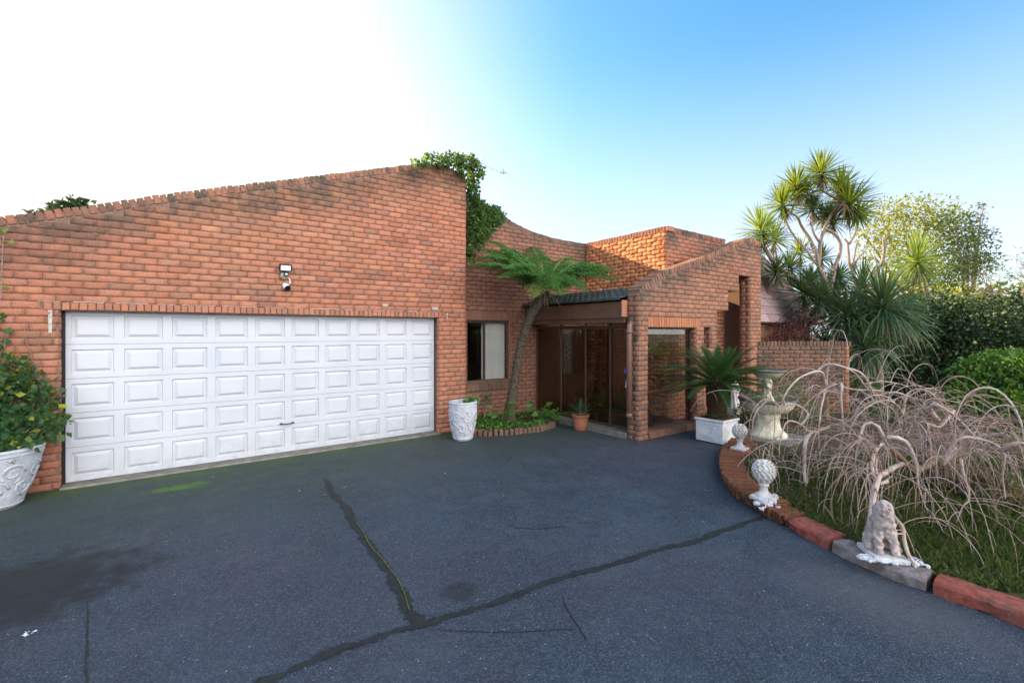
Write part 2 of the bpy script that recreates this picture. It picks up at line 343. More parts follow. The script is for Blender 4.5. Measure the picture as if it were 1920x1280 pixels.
def asphalt():
    t = NT('asphalt'); p = t.pos()
    n1 = t.noise(.55, 5, .6); n2 = t.noise(3.2, 5, .65); n3 = t.noise(170, 2, .6)
    c = t.ramp(n1, [(.38, (.020, .050, .078)), (.62, (.054, .104, .152))])
    c = t.mix(t.ramp(n2, [(.36, .75), (.60, 0.0)]), c, (.026, .040, .060))
    c = t.mix(t.ramp(t.noise(.9, 8, .8), [(.36, .7), (.5, 0.0)]), c, (.022, .034, .046))
    c = t.mix(t.ramp(t.noise(.35, 2, .5), [(.42, 0.0), (.6, .55)]), c, (.070, .066, .105))
    c = t.mix(t.ramp(t.noise(1.3, 7, .75), [(.5, 0.0), (.66, .5)]), c, (.095, .125, .145))
    vo = t.n('TexVoronoi', feature='F1', i_Scale=95.0); t.l(p, vo.inputs['Vector'])
    sep = t.n('SeparateColor'); t.l(vo.outputs['Color'], sep.inputs[0])
    c = t.mix(t.math('MULTIPLY', t.ramp(sep.outputs[0], [(.4, 0.0), (1, .95)]), .85), c, (.13, .155, .185))
    c = t.mix(t.ramp(n3, [(.4, .8), (.58, 0.0)]), c, (.014, .016, .02))
    vo2 = t.n('TexVoronoi', feature='F1', i_Scale=48.0); t.l(p, vo2.inputs['Vector']); sep2 = t.n('SeparateColor'); t.l(vo2.outputs['Color'], sep2.inputs[0])
    c = t.mix(t.math('MULTIPLY', t.ramp(sep2.outputs[0], [(.62, 0.0), (1, .7)]), t.ramp(vo2.outputs['Distance'], [(.25, 1.0), (.5, 0.0)])), c, (.022, .028, .036))
    c = t.mix(t.math('MULTIPLY', t.ramp(sep2.outputs[1], [(.8, 0.0), (1, .6)]), t.ramp(vo2.outputs['Distance'], [(.2, 1.0), (.4, 0.0)])), c, (.18, .20, .22))
    chip = t.math('MULTIPLY', t.math('GREATER_THAN', sep.outputs[1], .9982), t.math('LESS_THAN', vo.outputs['Distance'], .45))
    c = t.mix(chip, c, (.36, .36, .36))
    sx = t.n('SeparateXYZ'); t.l(p, sx.inputs[0]); X, Y = sx.outputs[0], sx.outputs[1]
    def spot(cx, cy, rx, ry, inner=.4, nz=1.0, ns=2.5):
        a = t.math('POWER', t.math('ABSOLUTE', t.math('DIVIDE', t.math('SUBTRACT', X, cx), rx)), 2)
        b = t.math('POWER', t.math('ABSOLUTE', t.math('DIVIDE', t.math('SUBTRACT', Y, cy), ry)), 2)
        d = t.math('SQRT', t.math('ADD', a, b))
        d = t.math('ADD', d, t.math('MULTIPLY', t.math('SUBTRACT', t.noise(ns, 6, .7), .5), nz*1.6))
        return t.ramp(d, [(inner, 1.0), (1.0, 0.0)])
    # old damp patch, oil spot
    c = t.mix(t.math('MULTIPLY', spot(-1.0, 4.75, 1.0, .75, .55, 1.2, 5), .88), c, (.016, .018, .020))
    q = G(862, 1108); c = t.mix(t.math('MULTIPLY', spot(q.x, q.y, .17, .15, .6, .5, 9), .6), c, (.015, .018, .020))
    # green film and moss along the garage threshold and the shady entry, plus a painted shade line
    film = t.ramp(t.math('ADD', Y, t.math('MULTIPLY', t.math('SUBTRACT', t.noise(1.7, 5), .5), 1.6)), [(0, 0.0), (1, 1.0)])
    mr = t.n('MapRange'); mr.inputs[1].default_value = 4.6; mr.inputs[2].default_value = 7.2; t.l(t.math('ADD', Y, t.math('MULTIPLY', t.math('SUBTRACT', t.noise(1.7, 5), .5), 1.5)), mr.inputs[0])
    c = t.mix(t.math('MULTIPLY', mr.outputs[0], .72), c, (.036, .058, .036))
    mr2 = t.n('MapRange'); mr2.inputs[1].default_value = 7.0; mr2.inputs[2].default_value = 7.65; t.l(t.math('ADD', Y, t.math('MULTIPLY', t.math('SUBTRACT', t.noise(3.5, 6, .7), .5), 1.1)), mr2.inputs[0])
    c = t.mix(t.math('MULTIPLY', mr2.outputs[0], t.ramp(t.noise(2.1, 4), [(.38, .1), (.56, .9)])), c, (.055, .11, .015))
    q = G(338, 913); c = t.mix(spot(q.x, q.y, .42, .15, .3, 1.5, 7), c, (.075, .16, .012))
    # pale dusty band along the curved kerb
    q1 = G(1640, 1125); c = t.mix(t.math('MULTIPLY', spot(q1.x, q1.y, .5, .8, .2, .5, 3), .4), c, (.12, .12, .12))
    h = t.math('ADD', t.math('MULTIPLY', vo.outputs['Distance'], -1.0), n3)
    return t.fin(c, t.ramp(n2, [(.3, .62), (.7, .85)]), t.bump(h, .75, .006), .35)
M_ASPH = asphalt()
def tar():
    t = NT('tar_seam'); c = t.ramp(t.noise(14, 5, .7), [(.35, (.010, .012, .014)), (.6, (.022, .026, .024)), (.72, (.03, .05, .018))])
    return t.fin(c, .7, t.bump(t.noise(90, 4), .6, .006), .4)
M_TAR = tar()
M_GROUND = simple('ground_cover_soil', (.075, .07, .035), .95, 2.5, .5, .8)
def bedmat():
    t = NT('garden_soil_moss'); c = t.ramp(t.noise(5, 6, .7), [(.3, (.055, .035, .022)), (.5, (.10, .068, .042)), (.62, (.05, .075, .022)), (.8, (.085, .13, .03))])
    return t.fin(c, .95, t.bump(t.noise(30, 6, .7), 1.0, .02), .15)
M_BED = bedmat()
def kerbbrick():
    t = NT('kerb_brick'); c = t.ramp(t.island(), [(0, (.20, .085, .045)), (.5, (.30, .14, .075)), (1, (.24, .075, .05))])
    c = t.mix(t.ramp(t.noise(22, 6, .7), [(.42, 0.0), (.62, .8)]), c, (.10, .06, .035))
    return t.fin(c, .95, t.bump(t.noise(45, 6, .75), 1.0, .02), .1)
M_KBR = kerbbrick()
def tiles_pink():
    t = NT('wall_tile_pink'); c = t.ramp(t.island(), [(0, (.27, .19, .19)), (.5, (.33, .235, .235)), (1, (.39, .285, .28))])
    c = t.mix(t.ramp(t.noise(3, 5), [(.5, 0.0), (.75, .4)]), c, (.17, .12, .115))
    return t.fin(c, .85, t.bump(t.noise(40, 4), .4, .01), .2)
M_PTILE = tiles_pink()

# ---------------------------------------------------------------- ground
def sheet(name, pts, z, mat):
    me = bpy.data.meshes.new(name); me.from_pydata([(p[0], p[1], z) for p in pts], [], [tuple(range(len(pts)))])
    o = link(name, me, mat); o['kind'] = 'structure'; return o
sheet('ground', [(-300, -300), (300, -300), (300, 300), (-300, 300)], -.02, M_GROUND)
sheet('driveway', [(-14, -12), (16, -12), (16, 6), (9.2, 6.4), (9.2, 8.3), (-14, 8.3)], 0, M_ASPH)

# ---------------------------------------------------------------- brickwork
CH, BL = .0855, .234
def brick_face(mb, o, ud, nd, u0, u1, z0, top, holes=(), rough=.0025, off=0.0, p=.0105, grime=None, nx_=.047, nz=3):
    o = Vector(o); ud = Vector(ud); nd = Vector(nd); g = .0036; Z = Vector((0, 0, 1))
    zmax = max(top(u0+(u1-u0)*i/40) for i in range(41)); r = 0
    k0 = int(z0/CH+.5)
    while z0+r*CH < zmax-.01:
        za, zb = z0+r*CH+g*.9, z0+(r+1)*CH-g*.9; zm = (za+zb)/2
        a = u0-BL+((r+k0) % 2)*BL/2-off
        cuts = [u0]
        while a < u1:
            if a > u0+.03: cuts.append(a)
            a += BL*random.uniform(.97, 1.03)
        if u1-cuts[-1] < .04 and len(cuts) > 1: cuts.pop()
        cuts.append(u1)
        hs = [h for h in holes if h[2] < zm < h[3]]
        segs = []
        for s0, s1 in zip(cuts[:-1], cuts[1:]):
            pieces = [(s0, s1)]
            for h in hs:
                np_ = []
                for q0, q1 in pieces:
                    if q1 <= h[0] or q0 >= h[1]: np_.append((q0, q1)); continue
                    if q0 < h[0]: np_.append((q0, h[0]))
                    if q1 > h[1]: np_.append((h[1], q1))
                pieces = np_
            segs += pieces
        for s0, s1 in segs:
            s0 += g; s1 -= g
            if s1-s0 < .025: continue
            tl, tr = min(zb, top(s0)), min(zb, top(s1))
            if min(tl, tr) < za+.015: continue
            nx = max(2, int((s1-s0)/nx_)); pr = p+random.uniform(-.003, .0035)
            tx, tz = random.uniform(-.0025, .0025), random.uniform(-.0025, .0025)
            gr = grime((s0+s1)/2, zm, top) if grime else 0.0
            vs = []; bd = []
            dz = random.uniform(-.0015, .0015)
            for j in range(nz+1):
                for i in range(nx+1):
                    fu, fz = i/nx, j/nz; edge = i in (0, nx) or j in (0, nz)
                    u = s0+(s1-s0)*fu; z = za+((tl*(1-fu)+tr*fu)-za)*fz+dz
                    d = pr+tx*(fu-.5)+tz*(fz-.5)+random.gauss(0, rough)-(.0045 if edge else 0)
                    if edge: u += random.gauss(0, .0008); z += random.gauss(0, .0009)
                    vs.append(o+ud*u+nd*d+Z*z)
            W = nx+1
            fs = [(j*W+i, j*W+i+1, (j+1)*W+i+1, (j+1)*W+i) for j in range(nz) for i in range(nx)]
            ring = [i for i in range(nx)]+[j*W+nx for j in range(nz)]+[nz*W+i for i in range(nx, 0, -1)]+[j*W for j in range(nz, 0, -1)]
            n0 = len(vs)
            for i in ring:
                v = vs[i]; dd = (v-o).dot(nd); vs.append(v-nd*(dd+.012))
            m = len(ring)
            for i in range(m): fs.append((ring[i], n0+i, n0+(i+1) % m, ring[(i+1) % m]))
            mb.add(vs, fs, gr)
        r += 1
def core(mb, o, ud, nd, u0, u1, z0, top, holes, thick, brk=()):
    "solid wall body behind the brick faces"
    o = Vector(o); ud = Vector(ud); nd = Vector(nd); Z = Vector((0, 0, 1))
    us = sorted(set([u0, u1]+[b for b in brk if u0 < b < u1]+[x for h in holes for x in h[:2] if u0 < x < u1]))
    for a, b in zip(us[:-1], us[1:]):
        m = (a+b)/2; hs = sorted([(h[2], h[3]) for h in holes if h[0] < m < h[1]]); z = z0; iv = []
        for h0, h1 in hs:
            if h0 > z: iv.append((z, h0, h0))
            z = max(z, h1)
        iv.append((z, top(a), top(b)))
        for zz, ta, tb in iv:
            if min(ta, tb) <= zz: continue
            vs = [o+ud*u-nd*d+Z*h for d in (0, thick) for u, h in ((a, zz), (b, zz), (b, tb), (a, ta))]
            mb.add(vs, [(0, 1, 2, 3), (7, 6, 5, 4), (0, 4, 5, 1), (1, 5, 6, 2), (2, 6, 7, 3), (3, 7, 4, 0)])
def polytop(pts):
    def f(u):
        if u <= pts[0][0]: return pts[0][1]
        for (a, za), (b, zb) in zip(pts[:-1], pts[1:]):
            if u <= b: return za+(zb-za)*(u-a)/(b-a)
        return pts[-1][1]
    return f
def coping(mb, o, ud, nd, pts, depth, h=.105, wd=.078, over=.012, jit=.006, g=.85):
    "row of bricks on edge along a (sloping) wall top; pts are (u, z) of its upper line"
    o = Vector(o); ud = Vector(ud); nd = Vector(nd); f = polytop(pts); u = pts[0][0]; Z = Vector((0, 0, 1))
    while u < pts[-1][0]-.02:
        s = (f(u+.04)-f(u))/.04 if u+.04 < pts[-1][0] else (f(u)-f(u-.04))/.04
        L = math.sqrt(1+s*s); X = (ud+Z*s)/L; Zr = (Z-ud*s)/L
        wv = wd*random.uniform(.9, 1.06); hh = h*random.uniform(.97, 1.05)
        c = o+ud*(u+wv/2/L)+Z*(f(u+wv/2/L)+random.uniform(-jit, jit))-Zr*(hh/2)+nd*(over-depth/2+random.uniform(-.004, .004))
        a = random.uniform(-.05, .05); X2 = X*math.cos(a)+Zr*math.sin(a); Z2 = Zr*math.cos(a)-X*math.sin(a)
        mb.obox(c, X2, nd, Z2, (wv/2-.004, depth/2, hh/2), .007, g*random.uniform(.4, 1.5), .002)
        u += wv/L+.004
def rowlock(mb, o, ud, nd, u0, u1, z0, z1, wd=.076, depth=.03, out=.012, g=.05):
    o = Vector(o); ud = Vector(ud); nd = Vector(nd); n = max(1, round((u1-u0)/wd)); w_ = (u1-u0)/n
    for i in range(n):
        c = o+ud*(u0+(i+.5)*w_)+Vector((0, 0, (z0+z1)/2+random.uniform(-.003, .003)))+nd*(out-depth/2+random.uniform(-.003, .003))
        mb.obox(c, ud, nd, Vector((0, 0, 1)), (w_/2-random.uniform(.003, .006), depth/2, (z1-z0)/2-.004), .006, g, .0015)
def top_grime(depth=.5, amt=.85, low=.0):
    def f(u, z, top):
        d = top(u)-z; n = mnoise.noise(Vector((u*1.3, z*1.1, 3.1)))+.5*mnoise.noise(Vector((u*4, z*4, 9)))
        a = max(0, 1-d/(depth*(1+.9*n)))*amt if 1+.9*n > .1 else 0
        b = max(0, mnoise.noise(Vector((u*.8+7, z*.9, 5)))*1.0-.25)+(low*max(0, 1-z/.4) if low else 0)
        return min(1.0, a+b*.8+random.uniform(-.04, .06))
    return f
XA, YA = (1, 0, 0), (0, 1, 0)
house = empty('brick_house', (1.4, 8.2, 0), 'single storey red face brick house with sloping parapets and a wide white garage door', 'house')

# garage front (faces -Y) --------------------------------------------------
YG = 7.55
gpts = [(-6.0, 1.75), (-3.4, 2.55), (-1.60, 3.17), (-.79, 3.44), (.05, 3.75), (1.81, 4.33), (3.55, 4.90), (3.95, 4.98), (4.46, 4.86)]
gtop = polytop([(u, z-.10) for u, z in gpts])
gh = [(-1.13, 3.88, 0, 2.125)]
lint = (-1.26, 4.02, 2.125, 2.225)
mb = MB(); up = lambda f: (lambda u: f(u)+.062)
core(mb, (0, YG, 0), XA, (0, -1, 0), -6, 4.449, 0, up(gtop), gh, .22, [u for u, z in gpts])
core(mb, (4.447, 0, 0), YA, (1, 0, 0), YG+.221, 14, 0, polytop([(0, 4.5), (20, 4.5)]), [], .22)
mb.build('garage_wall_core', M_MORTAR, house)
mb = MB(); gr = top_grime(.72, 1.0, .15)
brick_face(mb, (0, YG, 0), XA, (0, -1, 0), -4.2, 4.456, 0, gtop, gh+[lint], .0030, 0, grime=gr)
brick_face(mb, (4.449, 0, 0), YA, (1, 0, 0), YG-.008, 8.0, 0, polytop([(0, 4.75), (20, 4.75)]), [], .0024, .11, grime=gr)
brick_face(mb, (-1.13, 0, 0), YA, (1, 0, 0), YG, YG+.11, 0, polytop([(0, 2.12), (20, 2.12)]), [], .002, .1)
brick_face(mb, (3.88, 0, 0), (0, -1, 0), (-1, 0, 0), -YG-.11, -YG, 0, polytop([(-20, 2.12), (0, 2.12)]), [], .002, .1)
gw = mb.build('garage_wall', M_BRICK, house, True)
mb = MB(); coping(mb, (0, YG, 0), XA, (0, -1, 0), [p for p in gpts if p[0] > -4], .235)
mb.build('coping', M_BRICK, house)
mb = MB(); rowlock(mb, (0, YG, 0), XA, (0, -1, 0), -1.26, 4.02, 2.128, 2.225, .077, .13, .022); mb.build('lintel', M_BRICK, house)
x = -1.3
while x < 3.95:
    mb = MB(); l_ = random.uniform(.15, .5); mb.box((x, YG-.013, 2.2262), (x+l_, YG-.001, 2.2262+random.uniform(.005, .010))); x += l_+random.uniform(0, .12)
    mb.build('cement_smear', M_CEMENT, house)
for (px, py, ww, hh) in ((95, 600, .03, .30), (722, 572, .09, .035), (838, 592, .02, .10), (815, 578, .12, .05), (833, 730, .05, .02)):
    t_ = YG/((FW+RT*((px-960)/853)).y); q = P(px, py, t_)
    mb = MB(); mb.obox(Vector((q.x, YG-.009, q.z)), Vector((1, 0, .03)), Vector((0, 1, 0)), Vector((0, 0, 1)), (ww/2, .006, hh/2), .003, 0, .004)
    mb.build('cement_smear', M_CEMENT, house)

# garage door ---------------------------------------------------------------
DX0, DX1, YD, DH = -1.095, 3.86, 7.70, 2.14
gd = empty('garage_door', (1.4, YD, 0)); gd.parent = house; gd.location = Vector((1.4, YD, 0))-Vector(house.location)
def rel(o, parent):
    "place a mesh (world-space data) under a nested empty"
    o.parent = parent; L = Vector((0, 0, 0)); q = parent
    while q: L += Vector(q.location); q = q.parent
    o.location = -L; return o
nsec, ncol = 5, 10; sh = (DH-.03)/nsec; cw = (DX1-DX0)/ncol
for s_ in range(nsec):
    mb = MB(); z0 = .03+s_*sh; z1 = z0+sh-.004
    def V(x, z, d): return Vector((x, YD-d, z))
    for c_ in range(ncol):
        a, b = DX0+c_*cw, DX0+(c_+1)*cw
        mx, mz = .048, .062
        rects = [((a, z0), (b, z1), 0), ((a+mx, z0+mz), (b-mx, z1-mz), 0), ((a+mx+.011, z0+mz+.011), (b-mx-.011, z1-mz-.011), -.02), ((a+mx+.022, z0+mz+.022), (b-mx-.022, z1-mz-.022), -.02), ((a+mx+.062, z0+mz+.055), (b-mx-.062, z1-mz-.055), .003)]
        vs = []; 
        for (p0, p1, d) in rects: vs += [V(p0[0], p0[1], d), V(p1[0], p0[1], d), V(p1[0], p1[1], d), V(p0[0], p1[1], d)]
        fs = []
        for i in range(len(rects)-1):
            for k in range(4): fs.append((i*4+k, i*4+(k+1) % 4, (i+1)*4+(k+1) % 4, (i+1)*4+k))
        n = (len(rects)-1)*4; fs.append((n, n+1, n+2, n+3)); mb.add(vs, fs)
    # tongue edges and back
    vs = [V(DX0, z0, 0), V(DX1, z0, 0), V(DX1, z0, -.04), V(DX0, z0, -.04), V(DX0, z1, 0), V(DX1, z1, 0), V(DX1, z1, -.04), V(DX0, z1, -.04)]
    mb.add(vs, [(0, 3, 2, 1), (4, 5, 6, 7), (3, 7, 6, 2), (0, 4, 7, 3), (1, 2, 6, 5)])
    rel(mb.build('door_section', M_DOORP), gd)
mb = MB(); mb.box((DX0-.035, YD-.005, 0), (DX0-.001, YD+.03, DH+.05)); mb.box((DX1+.001, YD-.005, 0), (DX1+.02, YD+.03, DH+.05)); mb.box((DX0, YD+.045, 0), (DX1, YD+.06, DH))
rel(mb.build('door_frame', M_DARK), gd)
q = P(538, 793, YD/((FW+RT*((538-960)/853)).y))
mb = MB(); mb.tube([(q.x-.08, YD-.004, q.z), (q.x-.075, YD-.04, q.z), (q.x, YD-.055, q.z-.004), (q.x+.075, YD-.04, q.z), (q.x+.08, YD-.004, q.z)], .009, 8); mb.box((q.x-.1, YD-.006, q.z-.012), (q.x-.065, YD+.0, q.z+.012)); mb.box((q.x+.065, YD-.006, q.z-.012), (q.x+.1, YD, q.z+.012))
rel(mb.build('handle', M_DARK), gd)
mb = MB(); mb.box((-1.12, YG-.07, -.01), (3.9, YD+.05, .022), .006); mb.build('door_threshold', M_CONC, house)

# window wall (X 4.45..8.15, faces -Y at Y=8) --------------------------------
YW = 8.0
wpts = [(4.3, 4.86), (4.9, 4.66), (5.35, 4.50), (5.61, 4.39), (6.0, 4.24), (6.48, 4.13), (7.1, 4.06), (8.3, 4.05)]
wtop = polytop([(u, z-.10) for u, z in wpts])
wh = [(4.75, 5.83, .82, 2.11), (6.52, 8.0, 0, 2.3)]
mb = MB(); core(mb, (0, YW, 0), XA, (0, -1, 0), 4.2, 8.4, 0, up(wtop), wh[:1], .22, [u for u, z in wpts]); mb.build('window_wall_core', M_MORTAR, house)
mb = MB(); brick_face(mb, (0, YW, 0), XA, (0, -1, 0), 4.46, 8.14, 0, wtop, [wh[0], (4.62, 5.96, 2.11, 2.31), (4.6, 5.95, .64, .82)], .0024, .05, grime=top_grime(.35, .7, .3))
brick_face(mb, (5.83, 0, 0), (0, -1, 0), (-1, 0, 0), -YW-.11, -YW, .82, polytop([(-20, 2.1), (0, 2.1)]), [], .002)
mb.build('window_wall', M_BRICK2, house, True)
mb = MB(); rowlock(mb, (0, YW, 0), XA, (0, -1, 0), 4.62, 5.96, 2.112, 2.312, .077, .05, .008, .15)
mb.build('window_lintel', M_BRICK2, house)
mb = MB(); coping(mb, (0, YW, 0), XA, (0, -1, 0), wpts, .235); mb.build('window_wall_coping', M_BRICKD, house)
win = empty('window', (5.3, YW, 1.4)); win.parent = house; win.location = Vector((5.3, YW, 1.4))-Vector(house.location)
mb = MB(); fy0, fy1 = YW+.06, YW+.11
for a, b in (((4.75, fy0, .82), (4.80, fy1, 2.11)), ((5.79, fy0, .82), (5.83, fy1, 2.11)), ((4.80, fy0+.001, 2.06), (5.79, fy1-.001, 2.11)), ((4.80, fy0+.001, .82), (5.79, fy1-.001, .865)), ((5.20, fy0+.003, .865), (5.235, fy1-.003, 2.06))): mb.box(a, b, .003)
rel(mb.build('frame', M_BROWNF), win)
mb = MB(); mb.box((4.80, YW+.082, .865), (5.20, YW+.086, 2.06)); mb.box((5.235, YW+.082, .865), (5.79, YW+.086, 2.06)); rel(mb.build('pane', M_GLASS), win)
mb = MB()
x = 4.60
while x < 5.93:
    wv = .105; vs = [Vector((xx, yy, zz)) for xx in (x+.003, x+wv-.003) for yy, zz in ((YW+.06, .855), (YW-.055, .80), (YW-.06, .66), (YW+.02, .64))]
    mb.add(vs, [(0, 1, 2, 3), (7, 6, 5, 4), (0, 4, 5, 1), (1, 5, 6, 2), (2, 6, 7, 3), (3, 7, 4, 0)], random.uniform(.4, .7)); x += wv
rel(mb.build('sill', M_BRICKD), win)
# room behind the window
mb = MB(); mb.box((4.5, 11.0, 0), (8.4, 11.1, 3.6)); mb.box((4.50, 8.23, 0), (4.56, 11, 3.6)); mb.box((6.4, 8.23, 0), (6.46, 11, 3.6)); mb.box((4.5, 8.22, -.01), (8.4, 11, .03)); mb.box((4.5, 8.22, 2.55), (8.1, 11.1, 2.62))
mb.build('room_wall', M_STUCCO, house)
mb = MB(); pts = []
n = 90
vs = []; 
for i in range(n+1):
    f = i/n; xx = 5.22+f*.60; yy = YW+.19+.028*math.sin(f*math.pi*2*9)+.008*math.sin(f*41)
    vs += [Vector((xx, yy, .80)), Vector((xx, yy, 2.14))]
mb.add(vs, [(2*i, 2*i+2, 2*i+3, 2*i+1) for i in range(n)])
tag(mb.build('curtain', M_CURT, None, True), 'pleated white curtain hanging inside the right half of the window', 'curtain')

# tower wall (sunlit, X=8.15 faces -X; Y 5.69 faces -Y) -----------------------
XC, YT, ZT = 8.15, 5.69, 4.06
ft = polytop([(-50, ZT-.1), (50, ZT-.1)])
mb = MB(); core(mb, (XC, 0, 0), (0, -1, 0), (-1, 0, 0), -8.0, -YT, 0, up(ft), [(-7.3, -6.4, 0, 2.05)], .22); core(mb, (0, YT, 0), XA, (0, -1, 0), XC+.22, 10.42, 0, up(ft), [], .22)
mb.build('tower_core', M_MORTAR, house)
mb = MB(); brick_face(mb, (XC, 0, 0), (0, -1, 0), (-1, 0, 0), -7.99, -YT+.006, 0, ft, [(-7.3, -6.4, 0, 2.05)], .0075, .03, p=.012)
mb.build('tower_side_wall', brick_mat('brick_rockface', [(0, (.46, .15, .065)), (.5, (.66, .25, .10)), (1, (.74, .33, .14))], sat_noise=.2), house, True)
mb = MB(); brick_face(mb, (0, YT, 0), XA, (0, -1, 0), XC-.006, 10.42, 0, ft, [], .0025, .1, grime=top_grime(.5, .8)); mb.build('tower_front_wall', M_BRICK, house, True)
mb = MB(); coping(mb, (XC, 0, 0), (0, -1, 0), (-1, 0, 0), [(-8.0, ZT), (-YT, ZT)], .22, g=.1); coping(mb, (0, YT, 0), XA, (0, -1, 0), [(XC+.23, ZT), (10.42, ZT)], .22)
mb.build('tower_coping', M_BRICK, house)

# portico front wall (faces -Y at Y=4.97) --------------------------------------
YP, XP = 4.97, 6.34
ppts = [(6.33, 2.60), (6.6, 2.74), (7.05, 2.97), (8.16, 3.29), (9.46, 3.74), (10.05, 3.93), (10.66, 3.90)]
ptop = polytop([(u, z-.10) for u, z in ppts])
ph = [(6.585, 8.08, .12, 1.95), (8.33, 8.61, 1.55, 1.96), (8.37, 8.80, 0, .85), (8.80, 9.25, 0, 2.345), (9.25, 9.68, 0, 2.73), (9.68, 10.18, 0, 3.12)]
mb = MB(); core(mb, (0, YP, 0), XA, (0, -1, 0), XP, 10.65, 0, up(ptop), ph, .24, [u for u, z in ppts]); mb.build('portico_wall_core', M_MORTAR, house)
mb = MB(); gp = top_grime(.55, .8, .2)
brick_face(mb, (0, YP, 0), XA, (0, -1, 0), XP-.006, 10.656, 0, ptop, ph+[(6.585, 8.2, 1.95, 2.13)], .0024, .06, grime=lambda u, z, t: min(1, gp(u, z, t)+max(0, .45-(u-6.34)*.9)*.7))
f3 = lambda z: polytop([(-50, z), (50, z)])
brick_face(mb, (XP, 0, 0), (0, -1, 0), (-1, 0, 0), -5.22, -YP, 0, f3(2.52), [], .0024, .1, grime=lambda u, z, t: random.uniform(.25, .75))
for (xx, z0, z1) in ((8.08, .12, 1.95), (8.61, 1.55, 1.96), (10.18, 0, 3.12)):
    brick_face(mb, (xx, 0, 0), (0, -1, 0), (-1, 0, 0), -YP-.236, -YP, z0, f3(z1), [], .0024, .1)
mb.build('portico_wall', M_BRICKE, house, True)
mb = MB(); rowlock(mb, (0, YP, 0), XA, (0, -1, 0), 6.585, 8.2, 1.952, 2.13, .077, .05, .009, .03); mb.build('portico_lintel', M_BRICKO, house)
mb = MB(); coping(mb, (0, YP, 0), XA, (0, -1, 0), ppts, .27, g=.5); mb.build('portico_coping', M_BRICKE, house)
mb = MB(); rowlock(mb, (0, YP, 0), XA, (0, -1, 0), 6.585, 8.09, .004, .128, .22, .2, .05, .3); mb.build('portico_sill', M_BRICKD, house)
# return side on the far end and rooms behind
mb = MB(); mb.box((10.0, 8.6, 0), (13, 8.7, 3.4)); mb.box((10.42, YP+.25, 3.3), (10.64, 8.7, 3.38)); mb.box((10.655, YP+.26, 0), (10.69, 8.6, 3.3)); mb.box((8.4, YP+.25, 3.26), (10.4, YT-.001, 3.34))
mb.box((12.4, 5.6, 0), (12.5, 8.6, 3.3))
mb.build('inner_wall', M_BRICKD, house)
mb = MB(); mb.box((4.44, 8.23, 3.55), (13, 14, 3.65)); mb.box((-6, 7.8, 1.5), (-1, 14, 1.6)); 
vs = [Vector((x, y, z)) for x, z in ((-6, 1.5), (-3.4, 2.3), (4.4, 4.5)) for y in (7.8, 14)]
mb.add(vs, [(0, 2, 3, 1), (2, 4, 5, 3)])
mb.box((-6, 13.9, 0), (13, 14, 3.5)); mb.box((12.9, 8.7, 0), (13, 14, 3.6))
mb.build('flat_roof', M_CONC, house)
# pink hung tiles on the steep side roof
mb = MB(); A = Vector((10.90, 5.35, 2.12)); sl_ = Vector((0, .70, 1.84)); L = sl_.length; sn = sl_.normalized(); nn = Vector((0, -1.84, .70)).normalized()
rows = 9
for r_ in range(rows):
    xx = -(r_ % 2)*.0
    while xx < 5.6:
        s0 = r_*L/rows
        if xx+.3 > 4.6-2.3*(r_/rows): break
        c = A+Vector((xx+.165, 0, 0))+sn*(s0+.12)+nn*.012
        tl = random.uniform(.03, .045); Z2 = (sn-nn*(-tl)*1.0).normalized(); Z2 = (sn*.99-nn*.09).normalized(); N2 = Vector((1, 0, 0)).cross(Z2)
        mb.obox(c, Vector((1, 0, 0)), N2, Z2, (.162, .009, .135), .005, 0, .003); xx += .33
mb.build('side_roof_tiles', M_PTILE, house)
mb = MB(); vs = [A+Vector((.0, .03, -.03)), A+Vector((4.7, .03, -.03)), A+Vector((2.2, .03, 0))+sl_, A+Vector((.0, .03, 0))+sl_, A+Vector((.0, 3, -.03)), A+Vector((4.7, 3, -.03)), A+Vector((2.2, 3, 0))+sl_, A+Vector((.0, 3, 0))+sl_]
mb.add(vs, [(0, 1, 2, 3), (1, 5, 6, 2), (3, 2, 6, 7)]); mb.build('side_roof_base', M_PTILE, house)
mb = MB(); mb.box((10.7, 5.55, 0), (14.9, 5.7, 2.1)); mb.build('side_wall', M_BRICKD, house)

# entry lean-to roof --------------------------------------------------------------
mb = MB(); X0, X1, Z0, Z1 = 6.16, 6.95, 2.43, 2.69; ya, yb = 5.22, 7.99
nr = 5; vs = []; fs = []; ny = 150
for r_ in range(nr):
    for e, (fx, dz) in enumerate(((r_/nr, .0), (r_/nr, .028), ((r_+1)/nr+.01, .004))):
        for i in range(ny+1):
            y = ya+(yb-ya)*i/ny; wv = .022*abs(math.sin((y-ya)*math.pi/.15)) if e else 0
            vs.append(Vector((X0+(X1-X0)*fx-(.0 if e else 0), y, Z0+(Z1-Z0)*fx+dz+wv+(0 if e else -.004))))
    b0 = r_*3*(ny+1)
    for e in range(2):
        for i in range(ny): q0 = b0+e*(ny+1)+i; fs.append((q0, q0+1, q0+ny+2, q0+ny+1))
mb.add(vs, fs); mb.build('entry_roof_tiles', M_ROOF, house)
mb = MB(); mb.box((6.24, 5.24, 2.12), (6.28, 7.98, 2.40));  mb.box((6.29, 5.25, 2.03), (6.62, 7.97, 2.12))
mb.build('fascia', M_FASCIA, house)
mb = MB(); mb.box((6.285, 5.215, 2.30), (6.93, 7.97, 2.33)); mb.box((6.93, 5.215, 2.30), (6.97, 7.97, 2.66)); mb.build('porch_ceiling', M_STUCCO, house)
mb = MB(); mb.box((6.20, 5.20, 2.13), (6.33, 5.238, 2.42), .004); mb.build('fascia_end', M_FASCEND, house)
